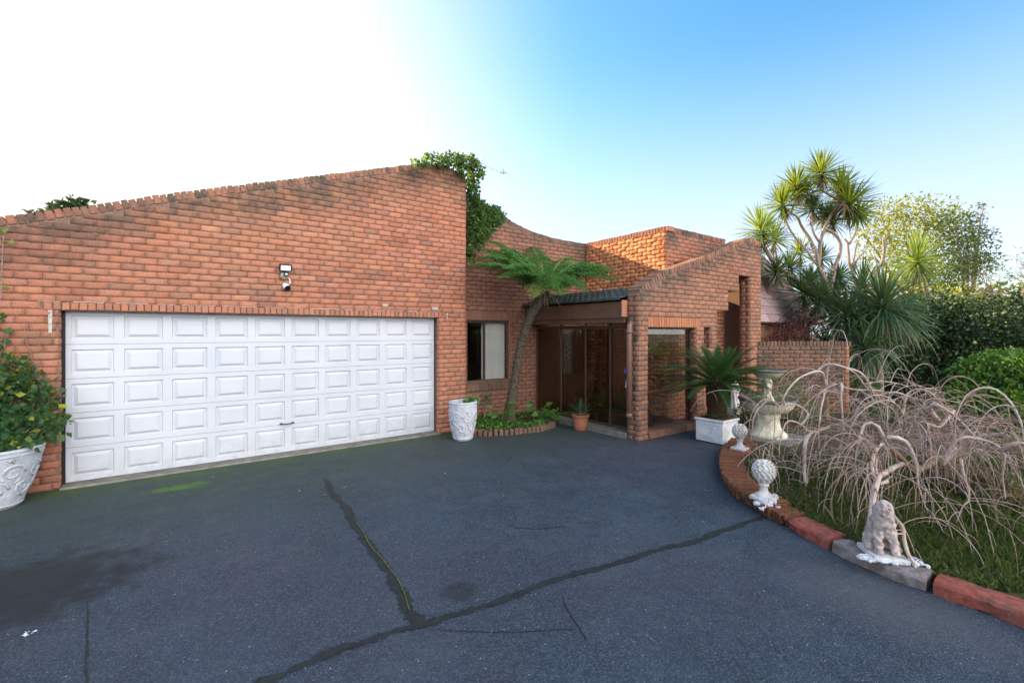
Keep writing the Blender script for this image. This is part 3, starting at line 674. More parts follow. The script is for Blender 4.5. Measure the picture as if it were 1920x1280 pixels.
# gate / glazed screen in the entry
gate = empty('entry_screen', (6.55, 6.6, 0)); gate.parent = house; gate.location = Vector((6.55, 6.6, 0))-Vector(house.location)
mb = MB(); ys = [5.24, 5.78, 6.42, 7.14, 7.93]
for y in ys: mb.box((6.53, y-.018, .10), (6.57, y+.018, 2.03), .003)
mb.box((6.525, 5.24, 1.93), (6.575, 7.95, 1.985), .003); mb.box((6.53, 5.24, .10), (6.57, 7.95, .15), .003)
rel(mb.build('frame', M_BROWNF), gate)
mb = MB()
for a, b in zip(ys[:-1], ys[1:]): mb.box((6.548, a+.018, .15), (6.552, b-.018, 1.93))
rel(mb.build('pane', M_GLASSD), gate)
mb = MB(); mb.box((6.30, 5.22, -.01), (8.14, 7.99, .10), .008); mb.build('entry_step', M_CONC, house)
mb = MB(); mb.box((6.6, 5.25, .10), (8.14, 7.98, .108)); mb.build('entry_floor', M_FLOOR, house)
# front door in the tower wall, beside a vertical boarded panel
mb = MB(); mb.box((8.16, 6.42, .11), (8.2, 7.28, 2.05), .004)
for i in range(7): mb.box((8.13, 6.44+i*.12, .12), (8.162, 6.44+i*.12+.112, 2.04), .005)
mb.build('front_door', M_WOOD, house)
mb = MB()
for i in range(12): mb.box((6.62+i*.125, 7.95, .11), (6.62+i*.125+.115, 7.985, 2.28), .006)
mb.build('boarded_panel', M_WOOD, house)
# big front opening glazing
gw2 = empty('portico_window', (7.3, YP+.12, 0)); gw2.parent = house; gw2.location = Vector((7.3, YP+.12, 0))-Vector(house.location)
mb = MB(); y0, y1 = YP+.10, YP+.15
for a, b in (((6.59, y0, .13), (6.62, y1, 1.95)), ((8.04, y0, .13), (8.08, y1, 1.95)), ((6.62, y0+.001, 1.915), (8.04, y1-.001, 1.95)), ((6.62, y0+.001, .13), (8.04, y1-.001, .16)), ((6.62, y0+.001, .78), (8.04, y1-.001, .82))): mb.box(a, b, .003)
rel(mb.build('frame', M_BROWNF), gw2)
mb = MB(); mb.box((6.62, YP+.123, .16), (8.04, YP+.127, .78)); mb.box((6.62, YP+.123, .82), (8.04, YP+.127, 1.915)); rel(mb.build('pane', M_GLASS), gw2)
mb = MB(); mb.box((8.33, YP+.12, 1.55), (8.46, YP+.15, 1.96)); mb.build('slot_shutter', simple('ochre_panel', (.34, .17, .05), .6, 8, .15), house)
# downpipe
mb = MB(); r_ = .048
mb.tube([(6.60, 5.19, 2.10), (6.45, 5.16, 2.06), (6.33, 5.13, 2.02), (6.285, 5.12, 1.97), (6.275, 5.12, 1.88), (6.275, 5.12, .42)], r_, 16)
mb.tube([(6.275, 5.12, 1.90), (6.275, 5.12, 1.84)], r_+.006, 16); mb.tube([(6.275, 5.12, .47), (6.275, 5.12, .40)], r_+.006, 16)
mb.build('downpipe', M_PIPE, house, True)

# low garden wall beside the portico -------------------------------------------------
lw = empty('garden_wall', tuple(P(1500, 700, 10.2).xy)+(0,), 'low dark weathered brick garden wall joined to the portico end', 'wall')
tw = 10.2; a = FW*tw+RT*(.535*tw); a.z = 0; L = (.741-.535)*tw
mb = MB(); core(mb, a, RT, -FW, 0, L, 0, f3(1.55), [], .22); mb.build('wall_core', M_MORTAR, lw)
mb = MB(); brick_face(mb, a, RT, -FW, 0, L-.10, 0, f3(1.56), [], .0024, .08, grime=lambda u, z, t: max(0, .6+mnoise.noise(Vector((u*1.5, z*2, 1)))*.6)); mb.build('brickwork', M_BRICKD, lw, True)
mb = MB(); brick_face(mb, a, RT, -FW, L-.10, L, 0, f3(1.56), [], .0024, .0); mb.build('end_bricks', M_BRICKO, lw, True)  # brighter orange brick puts the sunlight on the wall end into the colour
mb = MB(); coping(mb, a, RT, -FW, [(0, 1.655), (L, 1.655)], .235, g=.5, jit=.003); mb.build('coping', M_BRICKD, lw)

# ---------------------------------------------------------------- security light and camera on the garage wall
q = P(533, 505, YG/((FW+RT*((533-960)/853)).y)); qx, qz = q.x, q.z
s = empty('security_light', (qx, YG, qz), 'small black floodlight with motion sensor mounted above the garage door', 'security light')
mb = MB(); mb.obox(Vector((qx, YG-.10, qz+.015)), Vector((1, 0, 0)), Vector((0, .94, .34)), Vector((0, -.34, .94)), (.085, .022, .055), .008); mb.box((qx-.02, YG-.09, qz-.05), (qx+.02, YG, qz+.0), .004); mb.build('housing', M_DARK, s)
mb = MB(); mb.obox(Vector((qx, YG-.124, qz+.006)), Vector((1, 0, 0)), Vector((0, .94, .34)), Vector((0, -.34, .94)), (.066, .003, .037), .002); mb.build('diffuser', M_LED, s)
mb = MB(); mb.tube([(qx-.01, YG-.01, qz-.10), (qx-.01, YG-.07, qz-.11)], [.06, .052], 24); mb.build('sensor_body', simple('sensor_grey', (.30, .29, .25), .5), s, True)
mb = MB(); mb.tube([(qx+.01, YG-.07, qz-.08), (qx+.01, YG-.10, qz-.085)], [.035, .03], 20); mb.build('sensor_collar', M_DARK, s)
mb = MB(); mb.lathe((qx+.01, YG-.105, qz-.10), [(.002, 0), (.014, .004), (.02, .015), (.014, .028), (.002, .032)], 16); mb.build('sensor_lens', M_LED, s, True)
mb = MB(); mb.tube([(qx+.055, YG-.012, qz-.125), (qx+.075, YG-.02, qz-.16), (qx+.08, YG-.02, qz-.20), (qx+.065, YG-.015, qz-.225)], .008, 8); mb.build('cable', M_CAMW, s, True)
s = empty('security_camera', (qx+.02, YG, qz-.27), 'white bullet security camera with black lens just below the floodlight', 'security camera')
mb = MB(); c0 = Vector((qx, YG-.01, qz-.23)); dirc = Vector((.25, -.75, -.5)).normalized()
mb.tube([c0, c0+dirc*.03, c0+dirc*.11], [.03, .042, .045], 24); mb.tube([c0+Vector((0, .012, 0)), c0], .035, 20); mb.build('body', M_CAMW, s, True)
mb = MB(); mb.tube([c0+dirc*.109, c0+dirc*.125], [.046, .040], 24); mb.build('lens', M_LENS, s)

# ---------------------------------------------------------------- tar seams, cracks on the driveway
def ribbon(mb, pts, w0, w1, z, wob=.03, step=.014):
    pts = [Vector((p.x, p.y, 0)) for p in pts]; fine = []
    for a, b in zip(pts[:-1], pts[1:]):
        n = max(1, int((b-a).length/step)); fine += [a.lerp(b, i/n) for i in range(n)]
    fine.append(pts[-1]); N = len(fine); vs = []
    for i, p in enumerate(fine):
        t = (fine[min(i+1, N-1)]-fine[max(i-1, 0)]).normalized(); s = Vector((-t.y, t.x, 0)); w_ = (w0+(w1-w0)*i/N)/2*min(1, (i+1)/25)
        c = p+s*wob*mnoise.noise(p*1.7)*1.2
        l = w_*(1+.9*mnoise.noise(p*5)+.7*mnoise.noise(p*24)+.7*mnoise.noise(p*70)); r = w_*(1+.9*mnoise.noise(p*5+Vector((5, 5, 5)))+.7*mnoise.noise(p*23+Vector((9, 0, 0)))+.7*mnoise.noise(p*66))
        vs += [c+s*l+Vector((0, 0, z)), c-s*r+Vector((0, 0, z))]
    mb.add(vs, [(2*i, 2*i+1, 2*i+3, 2*i+2) for i in range(N-1)])
mb = MB(); g_ = lambda L_: [G(*p) for p in L_]
ribbon(mb, g_([(608, 895), (622, 925), (655, 965), (668, 990), (700, 1030), (735, 1090), (757, 1120), (790, 1168)]), .07, .075, .004)
ribbon(mb, g_([(300, 1370), (480, 1290), (560, 1252), (640, 1215), (720, 1190), (800, 1170), (870, 1145), (950, 1118), (1040, 1090), (1120, 1065), (1230, 1035), (1330, 1005), (1432, 968)]), .055, .052, .008)
mb.build('road_seams', M_TAR)['kind'] = 'structure'
mb = MB()
ribbon(mb, g_([(800, 1178), (880, 1184), (960, 1186), (1080, 1180)]), .012, .006, .0035, .02, .02)
ribbon(mb, g_([(1048, 1100), (1060, 1140), (1082, 1175), (1095, 1200)]), .02, .012, .0032, .04, .02)
ribbon(mb, g_([(955, 950), (972, 975), (965, 985), (1005, 990), (1060, 985)]), .012, .008, .003, .04, .02)
ribbon(mb, g_([(160, 1110), (165, 1150), (157, 1190), (165, 1280)]), .012, .01, .003, .04, .02)
mb.build('road_cracks', M_TAR)['kind'] = 'structure'
mb = MB()   # moss line inside the first seam
ribbon(mb, g_([(660, 970), (690, 1012), (722, 1060), (745, 1095), (775, 1145)]), .010, .006, .0125, .06, .012)
mb.build('road_moss', simple('moss_line', (.10, .14, .03), .95, 30, .6, .5))['kind'] = 'structure'
mb = MB()   # splashes of white paint
for (px, py, r_) in ((55, 1188, .026), (12, 1190, .006), (645, 913, .018), (420, 1013, .007)):
    c = G(px, py, 0)
    for k in range(10 if r_ > .02 else 2):
        cc = c+Vector((random.gauss(0, r_*.8), random.gauss(0, r_*.5), .0035)); n = 9; rr = r_*random.uniform(.15, .5)
        mb.add([cc+Vector((math.cos(6.283*i/n)*rr*random.uniform(.6, 1.2), math.sin(6.283*i/n)*rr*random.uniform(.5, 1.1), k*.0004)) for i in range(n)], [tuple(range(n))])
mb.build('paint_splash', M_LED)['kind'] = 'structure'

# ---------------------------------------------------------------- curved kerb and garden
kout = [(1372, 835), (1356, 850), (1350, 868), (1350, 890), (1360, 915), (1383, 937), (1408, 952), (1437, 971), (1478, 991), (1559, 1034), (1649, 1076), (1722, 1104), (1868, 1156), (1960, 1193), (2200, 1300), (2600, 1480)]
KP = [G(*p) for p in kout]; KP = [Vector((p.x, p.y, 0)) for p in KP]
def resample(pts, step):
    out = []; 
    for i in range(len(pts)-1):
        p0, p1, p2, p3 = pts[max(i-1, 0)], pts[i], pts[i+1], pts[min(i+2, len(pts)-1)]; n = max(1, int((p2-p1).length/step))
        for k in range(n):
            t = k/n; out.append(.5*((2*p1)+(p2-p0)*t+(2*p0-5*p1+4*p2-p3)*t*t+(3*p1-p0-3*p2+p3)*t**3))
    out.append(pts[-1]); return out
KF = resample(KP, .04)
def knorm(i):
    t = (KF[min(i+2, len(KF)-1)]-KF[max(i-2, 0)]).normalized(); return t, Vector((-t.y, t.x, 0))   # inward = left of travel
kerb = empty('garden_kerb', tuple(KP[7]), 'curved kerb of old bricks, red painted blocks and a grey concrete block edging the bare tree bed', 'kerb')
px_of = lambda v: 960+853*(v.dot(RT)/v.dot(FW))
def kseg(lo, hi): return [i for i, p in enumerate(KF) if p.dot(FW) > .5 and lo <= px_of(p) < hi and i > 10] if lo > 1437 else None
i7 = min(range(len(KF)), key=lambda i: (KF[i]-KP[7]).length); i8 = min(range(len(KF)), key=lambda i: (KF[i]-KP[8]).length)
i9 = min(range(len(KF)), key=lambda i: (KF[i]-KP[9]).length); i11 = min(range(len(KF)), key=lambda i: (KF[i]-KP[11]).length); i12 = min(range(len(KF)), key=lambda i: (KF[i]-KP[12]).length)
# old brick part: thin rough bricks laid radially
mb = MB(); i = 0; last = None
s_acc = 0
for i in range(0, i8):
    t, s = knorm(i); wd = .30 if i < i7 else .26; hz = .13 if i < i7 else .11
    lay = 2 if i < i7 else 1
    for y in range(2):
        z0, z1 = y*hz/2, (y+1)*hz/2
        out = random.uniform(-.012, .012)+(.02 if y == 0 else 0)
        mb.obox(KF[i]+s*(wd/2+out)+Vector((0, 0, (z0+z1)/2+random.uniform(-.006, .006)+.0)), s, t, Vector((0, 0, 1)), (wd/2, random.uniform(.0155, .0185), hz/4-.001), .006, 0, .005)
mb.build('brick_edging', M_KBR, kerb)
def kblock(a, b, wd, hz, name, mat, lean=.0):
    mb = MB(); a0 = a; 
    idx = list(range(a, b+1, 1)); vs = []; fs = []
    prof = [(0.0, 0), (-.004, hz*.75), (.015, hz*.97), (.03, hz), (wd*.5, hz+.006), (wd-.02, hz), (wd, hz*.9), (wd, 0)]
    for k, i in enumerate(idx):
        t, s = knorm(i); e = 1 if 0 < k < len(idx)-1 else .97
        for (d, z) in prof:
            nz = mnoise.noise(KF[i]*6+Vector((d*20, z*20, 0)))*.016+mnoise.noise(KF[i]*21+Vector((d*40, z*40, 0)))*.011
            vs.append(KF[i]+s*(wd/2+(d-wd/2)*e+nz)+Vector((0, 0, z*(e*.98+.02)+nz*.6)))
    m = len(prof)
    for k in range(len(idx)-1):
        for j in range(m-1): fs.append((k*m+j, (k+1)*m+j, (k+1)*m+j+1, k*m+j+1))
    fs += [tuple(range(m)), tuple((len(idx)-1)*m+j for j in range(m))[::-1]]
    mb.add(vs, fs); return mb.build(name, mat, kerb)
kblock(i8, i9-1, .22, .10, 'red_block', M_REDP)
mid = (i9+i11)//2
kblock(i9, i11+1, .22, .095, 'concrete_block', M_KCON)
st = i11+2
while st < len(KF)-8:
    en = min(st+15, len(KF)-1); kblock(st, en-1, .21, .10, 'red_block', M_REDP); st = en
# garden bed surface
inner = []
for i in range(0, len(KF), 3):
    t, s = knorm(i); inner.append(KF[i]+s*.19)
far = [Vector((KF[-1].x+6, KF[-1].y-6, 0)), Vector((60, -20, 0)), Vector((60, 30, 0)), Vector((13, 30, 0)), Vector((12.6, 4.95, 0)), Vector((8.25, 4.93, 0)), Vector((8.0, 4.4, 0)), Vector((7.95, 3.95, 0)), Vector((7.3, 3.65, 0))]
gb = [tuple(p.xy) for p in inner]+[tuple(p.xy) for p in far]
sheet('garden_bed', gb, .05, M_BED)
mb = MB(); c = G(1440, 832, 0); mb.box((7.75, 3.2, 0.0), (8.75, 4.2, .075), .01)
tag(mb.build('fountain_slab', M_CONC), 'flat grey concrete slab under the fountain', 'slab')

# grass and ground cover in the bed
def inpoly(x, y, poly):
    c = False; j = len(poly)-1
    for i in range(len(poly)):
        xi, yi = poly[i]; xj, yj = poly[j]
        if ((yi > y) != (yj > y)) and (x < (xj-xi)*(y-yi)/(yj-yi)+xi): c = not c
        j = i
    return c
pts = []; axs = []; sz = []
tries = 0
while len(pts) < 42000 and tries < 400000:
    tries += 1
    px = random.uniform(1390, 2050); py = random.uniform(850, 1110); q = G(px, py, .05)
    if not inpoly(q.x, q.y, gb): continue
    n = mnoise.noise(Vector((q.x*1.2, q.y*1.2, 4)))+.4*mnoise.noise(Vector((q.x*5, q.y*5, 4)))
    near = (KF[i9]-q).length
    dens = .75 if py > 940 else .28
    if n < -.12 and random.random() > .25: continue
    if random.random() > dens: continue
    pts.append((q.x, q.y, .045)); a_ = random.uniform(0, 6.28); ln = random.uniform(.2, 1.1)
    axs.append((math.cos(a_)*ln, math.sin(a_)*ln, 1)); sz.append(random.uniform(.03, .11))
leaves('grass', pts, axs, sz, M_GRASS, None, .12, .3)['kind'] = 'stuff'
# leaf litter in the bed
pts = []; axs = []
while len(pts) < 3500:
    q = G(random.uniform(1400, 2000), random.uniform(800, 1050), .05)
    if not inpoly(q.x, q.y, gb): continue
    pts.append((q.x, q.y, .06+random.random()*.02)); axs.append((random.gauss(0, 1), random.gauss(0, 1), random.gauss(0, .15)))
leaves('leaf_litter', pts, axs, .04, M_DEAD, None, .5, .2)['kind'] = 'stuff'

pts = []; axs = []
for k in range(110):
    q = G(random.gauss(700, 420), 835+abs(random.gauss(0, 1))*90, 0) if k < 70 else G(random.uniform(1340, 1800), random.uniform(900, 1180), 0)
    if not inpoly(q.x, q.y, gb) and q.y < 7.4: pts.append((q.x, q.y, .006)); axs.append((random.gauss(0, 1), random.gauss(0, 1), .12))
leaves('fallen_leaves', pts, axs, NR.uniform(.015, .035, len(pts)), M_DEAD, None, .5, .3)['kind'] = 'stuff'

# ---------------------------------------------------------------- pots
def relief(scale, amp, zc=None):
    def f(a, z, r, i):
        u = a*scale; v = z*scale*4
        return amp*(math.sin(u*2+3*math.sin(v*1.3))*math.sin(v+2*math.sin(u))*.6+mnoise.noise(Vector((math.cos(a)*6, math.sin(a)*6, z*14)))*.9)
    return f
def prof_interp(pr, n):
    out = []; 
    for (r0, z0), (r1, z1) in zip(pr[:-1], pr[1:]):
        for k in range(n): out.append((r0+(r1-r0)*k/n, z0+(z1-z0)*k/n))
    out.append(pr[-1]); return out
def pot(name, c, pr, label, inner_r, soil_z, mat=M_PLWHITE, amp=.008, sc_=3):
    e = empty(name, c, label, 'pot'); mb = MB()
    body = prof_interp(pr, 7); fn = relief(sc_, amp)
    z_lo, z_hi = pr[1][1], pr[-2][1]
    mb.lathe(c, body, 88, lambda a, z, r, i: fn(a, z, r, i)*(1 if z_lo < z < z_hi*.97 else .15)); 
    mb.f.pop()   # open mouth
    mb_main = mb
    if amp > .004:
        cv = MB(); zz = [b[1] for b in body]; rr_ = [b[0] for b in body]; H = zz[-1]
        def onpot(a, z, d=0): r_ = float(np.interp(z, zz, rr_))+d; return Vector(c)+Vector((math.cos(a)*r_, math.sin(a)*r_, z))
        for kk in range(16):
            a0 = 6.283*kk/16+.2; zc = H*(.62 if kk % 2 else .36); R0 = H*.14; tw = 1 if kk % 4 < 2 else -1
            pp = []
            for i in range(26):
                f = i/25; an = tw*f*9.0; rad = R0*(1-.85*f); pp.append(onpot(a0+math.cos(an)*rad/.22*.8, zc+math.sin(an)*rad, .001))
            cv.tube(pp, [.004+.010*(1-i/26) for i in range(26)], 6)
            for i in range(3):
                b0 = a0+random.uniform(-.15, .15); zb = H*random.uniform(.12, .85); q0 = onpot(b0, zb); q1 = onpot(b0+random.uniform(-.25, .25), zb+random.uniform(-.05, .06), .004); q2 = onpot(b0+random.uniform(-.4, .4), zb+random.uniform(-.06, .07)); cv.tube([q0, q1, q2], [.004, .012, .003], 6)
        for zr in (.06, .90): cv.tube([onpot(6.283*i/60, H*zr, .001) for i in range(61)], .009, 6)
        cv.build('carving', mat, e, True)
    top = body[-1]; mb.lathe(c, [top, (top[0]-.035, top[1]+.002), (inner_r, soil_z)], 88); mb.f.pop(); mb.f.pop()
    mb.build('body', mat, e, True)
    mb = MB(); mb.lathe(c, [(.001, soil_z-.01), (inner_r+.02, soil_z-.008), (inner_r+.018, soil_z), (.001, soil_z+.02)], 30); mb.build('soil', M_SOIL, e, True)
    return e
c1 = G(868, 823); c1.z = 0
pot('carved_pot', c1, [(.02, 0), (.15, 0), (.165, .02), (.205, .2), (.235, .38), (.242, .52), (.238, .62), (.25, .645), (.24, .665)], 'tall white carved pot with a few trailing leaves at the garage corner', .19, .60)
c2 = Vector((-1.545, 7.16, 0))
pot('carved_pot', c2, [(.02, 0), (.16, 0), (.185, .03), (.24, .18), (.30, .38), (.345, .55), (.355, .60), (.365, .62), (.355, .64)], 'large flaring white carved pot overgrown by a climber left of the garage door', .30, .57, amp=.008, sc_=2)
def vine_mesh(name, parent, mat, spots, n, size, stem=None):
    p, a = blob_pts(spots, n, .2); return leaves(name, p, a, NR.uniform(size*.4, size*1.5, n), mat, parent, .85, .15)
v = empty('climbing_plant', (c2.x, c2.y, .56), 'leafy green climber spilling over the left pot and up the brick wall', 'climber')
spots = [((c2.x+dx, c2.y+dy, z), (rx, ry, rz)) for dx, dy, z, rx, ry, rz in ((0, .1, .85, .34, .24, .26), (-.1, .2, 1.2, .30, .2, .35), (.22, .15, .80, .30, .22, .22), (-.25, .3, 1.55, .25, .12, .3), (.05, .32, 1.4, .22, .1, .25), (.1, -.08, .68, .30, .25, .10), (-.4, .2, 1.2, .3, .2, .6), (.32, .25, 1.1, .14, .1, .25), (-.12, .36, 1.9, .12, .05, .22), (-.35, .3, 1.9, .22, .08, .3), (-.5, .3, 1.4, .3, .15, .4), (.12, .3, 1.15, .3, .10, .35), (.36, .32, .85, .12, .06, .2), (-.5, .3, 2.3, .2, .06, .25))]
vine_mesh('leaves', v, M_VINE, spots, 3300, .07)
yl = [P(8, 432, 5.1), P(14, 428, 5.1), P(4, 438, 5.1), P(10, 452, 5.1), P(16, 455, 5.1), P(3, 540, 5.1)]
leaves('sunlit_leaves', yl, NR.normal(size=(6, 3)), .085, M_YUCS, v, .7, .2)  # pale leaf colour stands in for sunlight on this strand
mb = MB(); mb.tube([c2+Vector((-.2, .2, .6)), c2+Vector((-.3, .25, 1.6)), P(2, 560, 5.1), P(5, 470, 5.1), P(9, 430, 5.1)], .005, 5)
for k in range(26):
    a_ = random.uniform(-.3, .35); p0 = c2+Vector((a_*.6, .05, .56)); top_ = random.uniform(.7, 1.7)
    pp = [p0]; 
    for i in range(1, 9): pp.append(c2+Vector((a_+random.gauss(0, .03)+(-.12)*(i/8), .05+.3*min(1, i/4)+random.gauss(0, .012), .56+top_*i/9)))
    mb.tube(pp, [.006*(1-i/12) for i in range(9)], 5)
for k in range(9):
    x = random.uniform(.2, .52); pp = [c2+Vector((.1, .0, .66)), c2+Vector((x*.7, .1, .78+random.random()*.1)), c2+Vector((x, .18, .68+random.random()*.3))]; mb.tube(pp, .004, 5)
mb.build('stems', M_BARKG, v)
v = empty('trailing_plant', (c1.x, c1.y, .6), 'sparse trailing plant growing in the carved pot at the garage corner', 'plant')
p, a = blob_pts([(c1+Vector((.15, -.02, .66)), (.14, .10, .06)), (c1+Vector((.24, -.02, .70)), (.1, .06, .05)), (c1+Vector((.05, -.1, .66)), (.1, .05, .04))], 75, .2)
leaves('leaves', p, a, NR.uniform(.05, .085, 75), M_BUSH, v, .9, .15)
mb = MB(); mb.tube([c1+Vector((-.05, 0, .6)), c1+Vector((-.07, 0, .72)), c1+Vector((-.09, 0, .82))], .004, 5); mb.tube([c1+Vector((0, 0, .6)), c1+Vector((.12, -.02, .72)), c1+Vector((.32, -.02, .72))], .004, 5); mb.build('stems', M_BARKG, v)
# terracotta pot at the entry
c3 = G(1088, 806); c3.z = 0
pot('terracotta_pot', c3, [(.02, 0), (.105, 0), (.12, .02), (.14, .12), (.15, .24), (.152, .265), (.172, .268), (.175, .30), (.165, .305)], 'brown terracotta pot at the edge of the entry step', .13, .27, M_TERRA, .0, 1)

def blade(mb, base, d, L, w_, droop, fold=.25, segs=5):
    d = d.normalized(); side = d.cross(Vector((0, 0, 1)))
    if side.length < .05: side = Vector((1, 0, 0))
    side.normalize(); side = (side+Vector((0, 0, random.uniform(-.5, .5)))).normalized(); p = base.copy(); vs = []; cur = d.copy()
    for i in range(segs+1):
        f = i/segs; ww = w_*(.55+.9*f if f < .4 else (.91)*(1-((f-.4)/.6)**1.6)+.01)
        up = cur.cross(side).normalized()
        vs += [p-side*ww/2+up*ww*fold, p.copy(), p+side*ww/2+up*ww*fold]
        p = p+cur*(L/segs); cur = (cur+Vector((0, 0, -droop/segs*(.4+1.6*f)))).normalized()
    fs = []
    for i in range(segs): b = i*3; fs += [(b, b+1, b+4, b+3), (b+1, b+2, b+5, b+4)]
    mb.add(vs, fs)
def rosette(parent, name, c, axis, L, n, mat, droop=.5, w_=.035, spread=1.9, dead=True, low=.0):
    mb = MB(); axis = Vector(axis).normalized(); u = axis.cross(Vector((.3, .9, .1))).normalized(); v_ = axis.cross(u)
    for k in range(n):
        f = (k+.5)/n; th = .12+spread*f**.8+random.gauss(0, .1); ph = k*2.39996+random.gauss(0, .15)
        d = axis*math.cos(th)+(u*math.cos(ph)+v_*math.sin(ph))*math.sin(th)
        blade(mb, Vector(c)-axis*(.10*f*L/.55)+d*.02, d, L*random.uniform(.78, 1.12)*(.85+.15*f), w_*random.uniform(.8, 1.15), droop*random.uniform(.6, 1.3)*(.5+f))
    o = mb.build(name, mat, parent)
    if dead:
        mb = MB()
        for k in range(int(n*.45)):
            th = random.uniform(2.2, 2.95); ph = random.uniform(0, 6.28); d = axis*math.cos(th)+(u*math.cos(ph)+v_*math.sin(ph))*math.sin(th)
            blade(mb, Vector(c)-axis*(.12+.15*random.random()), d, L*random.uniform(.35, .65), w_*.6, 1.3)
        mb.build('dead_leaves', M_DEAD, parent)
    return o
v = empty('potted_palm', (c3.x, c3.y, .27), 'spiky green plant growing in the terracotta pot by the entry', 'plant')
rosette(v, 'leaves', c3+Vector((0, 0, .34)), (0, 0, 1), .34, 46, M_YUCD, .6, .016, 1.3, False)
mb = MB(); mb.tube([c3+Vector((0, 0, .26)), c3+Vector((0, 0, .36))], .018, 8); mb.build('stem', M_BARKG, v)

# ---------------------------------------------------------------- small bed by the entry: edging, soil, plants
eo = g_([(884, 816), (905, 818), (935, 817), (965, 815), (990, 812), (1020, 808), (1042, 800)]); eo = resample([Vector((p.x, p.y, 0)) for p in eo], .085)
mb = MB()
for a, b in zip(eo[:-1], eo[1:]):
    t = (b-a).normalized(); s = Vector((-t.y, t.x, 0)); hgt = random.uniform(.095, .125)
    mb.obox((a+b)/2+s*.05+Vector((0, 0, hgt/2-.01)), t, s, Vector((0, 0, 1)), (.037, .052, hgt/2), .012, .5, .005)
tag(mb.build('bed_edging', M_BRICKD), 'row of mossy upright bricks edging the tree fern bed', 'edging')
bp = [tuple((p+Vector((.02, .07, 0))).xy) for p in eo]+[(6.28, 6.9), (6.28, 7.99), (4.46, 7.99), (4.46, 7.2)]
sheet('planting_soil', bp, .075, M_SOIL)
pts = []; axs = []; sz = []
while len(pts) < 2600:
    x, y = random.uniform(4.4, 6.3), random.uniform(6.2, 8.0)
    if not inpoly(x, y, bp): continue
    n = mnoise.noise(Vector((x*2.2, y*2.2, 1)))
    if n < -.1: continue
    pts.append((x, y, .08+random.random()*.10*(n+.4))); axs.append((random.gauss(0, 1), random.gauss(0, 1), random.uniform(0, 1.2))); sz.append(random.uniform(.03, .065))
leaves('ground_cover', pts, axs, sz, M_BUSH, None, .8, .15)['kind'] = 'stuff'
def broad(name, c, n, L, label, mat=M_BUSH, hgt=.3):
    e = empty(name, c, label, 'plant'); st = MB(); pts = []; ax = []
    for k in range(n):
        a_ = k*2.4+random.random(); h = hgt*random.uniform(.5, 1.2); tip = Vector(c)+Vector((math.cos(a_)*L*.9*random.uniform(.5, 1.2), math.sin(a_)*L*.9*random.uniform(.5, 1.2), h))
        st.tube([Vector(c), Vector(c).lerp(tip, .5)+Vector((0, 0, .05)), tip], .005, 5); pts.append(tip); ax.append((math.cos(a_), math.sin(a_), random.uniform(-.5, .5)))
    st.build('stems', M_BUSH, e)
    leaves('leaves', pts, ax, NR.uniform(L*.8, L*1.25, n), mat, e, .62, .2); return e
broad('leafy_plant', Vector((5.0, 7.1, .08)), 11, .17, 'broad leaved green plant between the white pot and the tree fern', hgt=.38)
broad('leafy_plant', Vector((5.85, 7.0, .08)), 16, .19, 'broad leaved green plant right of the tree fern trunk', hgt=.30)
broad('leafy_plant', Vector((6.05, 6.75, .08)), 12, .16, 'low broad leaved plant beside the terracotta pot', hgt=.22)
e = empty('spiky_plant', (4.85, 7.55, .08), 'small dark spiky plant under the window', 'plant')
mb = MB(); mb.tube([(4.85, 7.55, .07), (4.87, 7.5, .3), (4.86, 7.45, .52)], .012, 6); mb.build('stem', M_BARKG, e)
rosette(e, 'leaves', Vector((4.86, 7.45, .55)), (0, -.2, 1), .2, 36, M_YUCD, .5, .02, 1.8, False)

# ---------------------------------------------------------------- tree fern
tf = empty('tree_fern', (5.34, 7.33, .05), 'tree fern with a leaning scaly trunk and flat green fronds in front of the window', 'tree')
tpx = [(953, 800, 9.05), (957, 770, 9.0), (964, 720, 8.95), (972, 670, 8.9), (983, 625, 8.85), (996, 590, 8.8), (1012, 562, 8.75), (1022, 545, 8.7)]
tp = resample([P(*p) for p in tpx], .05)
mb = MB(); n = len(tp); vs0 = len(mb.v)
mb.tube(tp, [.125-.045*min(1, i/n*3)+.02*mnoise.noise(Vector((i*.9, 0, 0)))+(.02 if i > n*.85 else 0) for i in range(n)], 18)
for i in range(len(mb.v)): mb.v[i] = mb.v[i]+Vector((mnoise.noise(mb.v[i]*22), mnoise.noise(mb.v[i]*22+Vector((4, 4, 4))), 0))*.014
for k in range(620):
    i = random.randint(2, n-2); a_ = random.uniform(0, 6.28); d = Vector((math.cos(a_), math.sin(a_), .5)); b = tp[i]+Vector((math.cos(a_), math.sin(a_), 0))*.075
    mb.tube([b, b+d*random.uniform(.02, .055)], [.011, .004], 5)
mb.build('trunk', M_BARKF, tf, True)
mb = MB()
for k in range(16):
    a_ = random.uniform(0, 6.28); b = tp[-2]+Vector((math.cos(a_), math.sin(a_), 0))*.08; blade(mb, b, Vector((math.cos(a_), math.sin(a_), -.6)), random.uniform(.25, .5), .02, 1.6)
mb.build('dead_fronds', M_DEAD, tf)
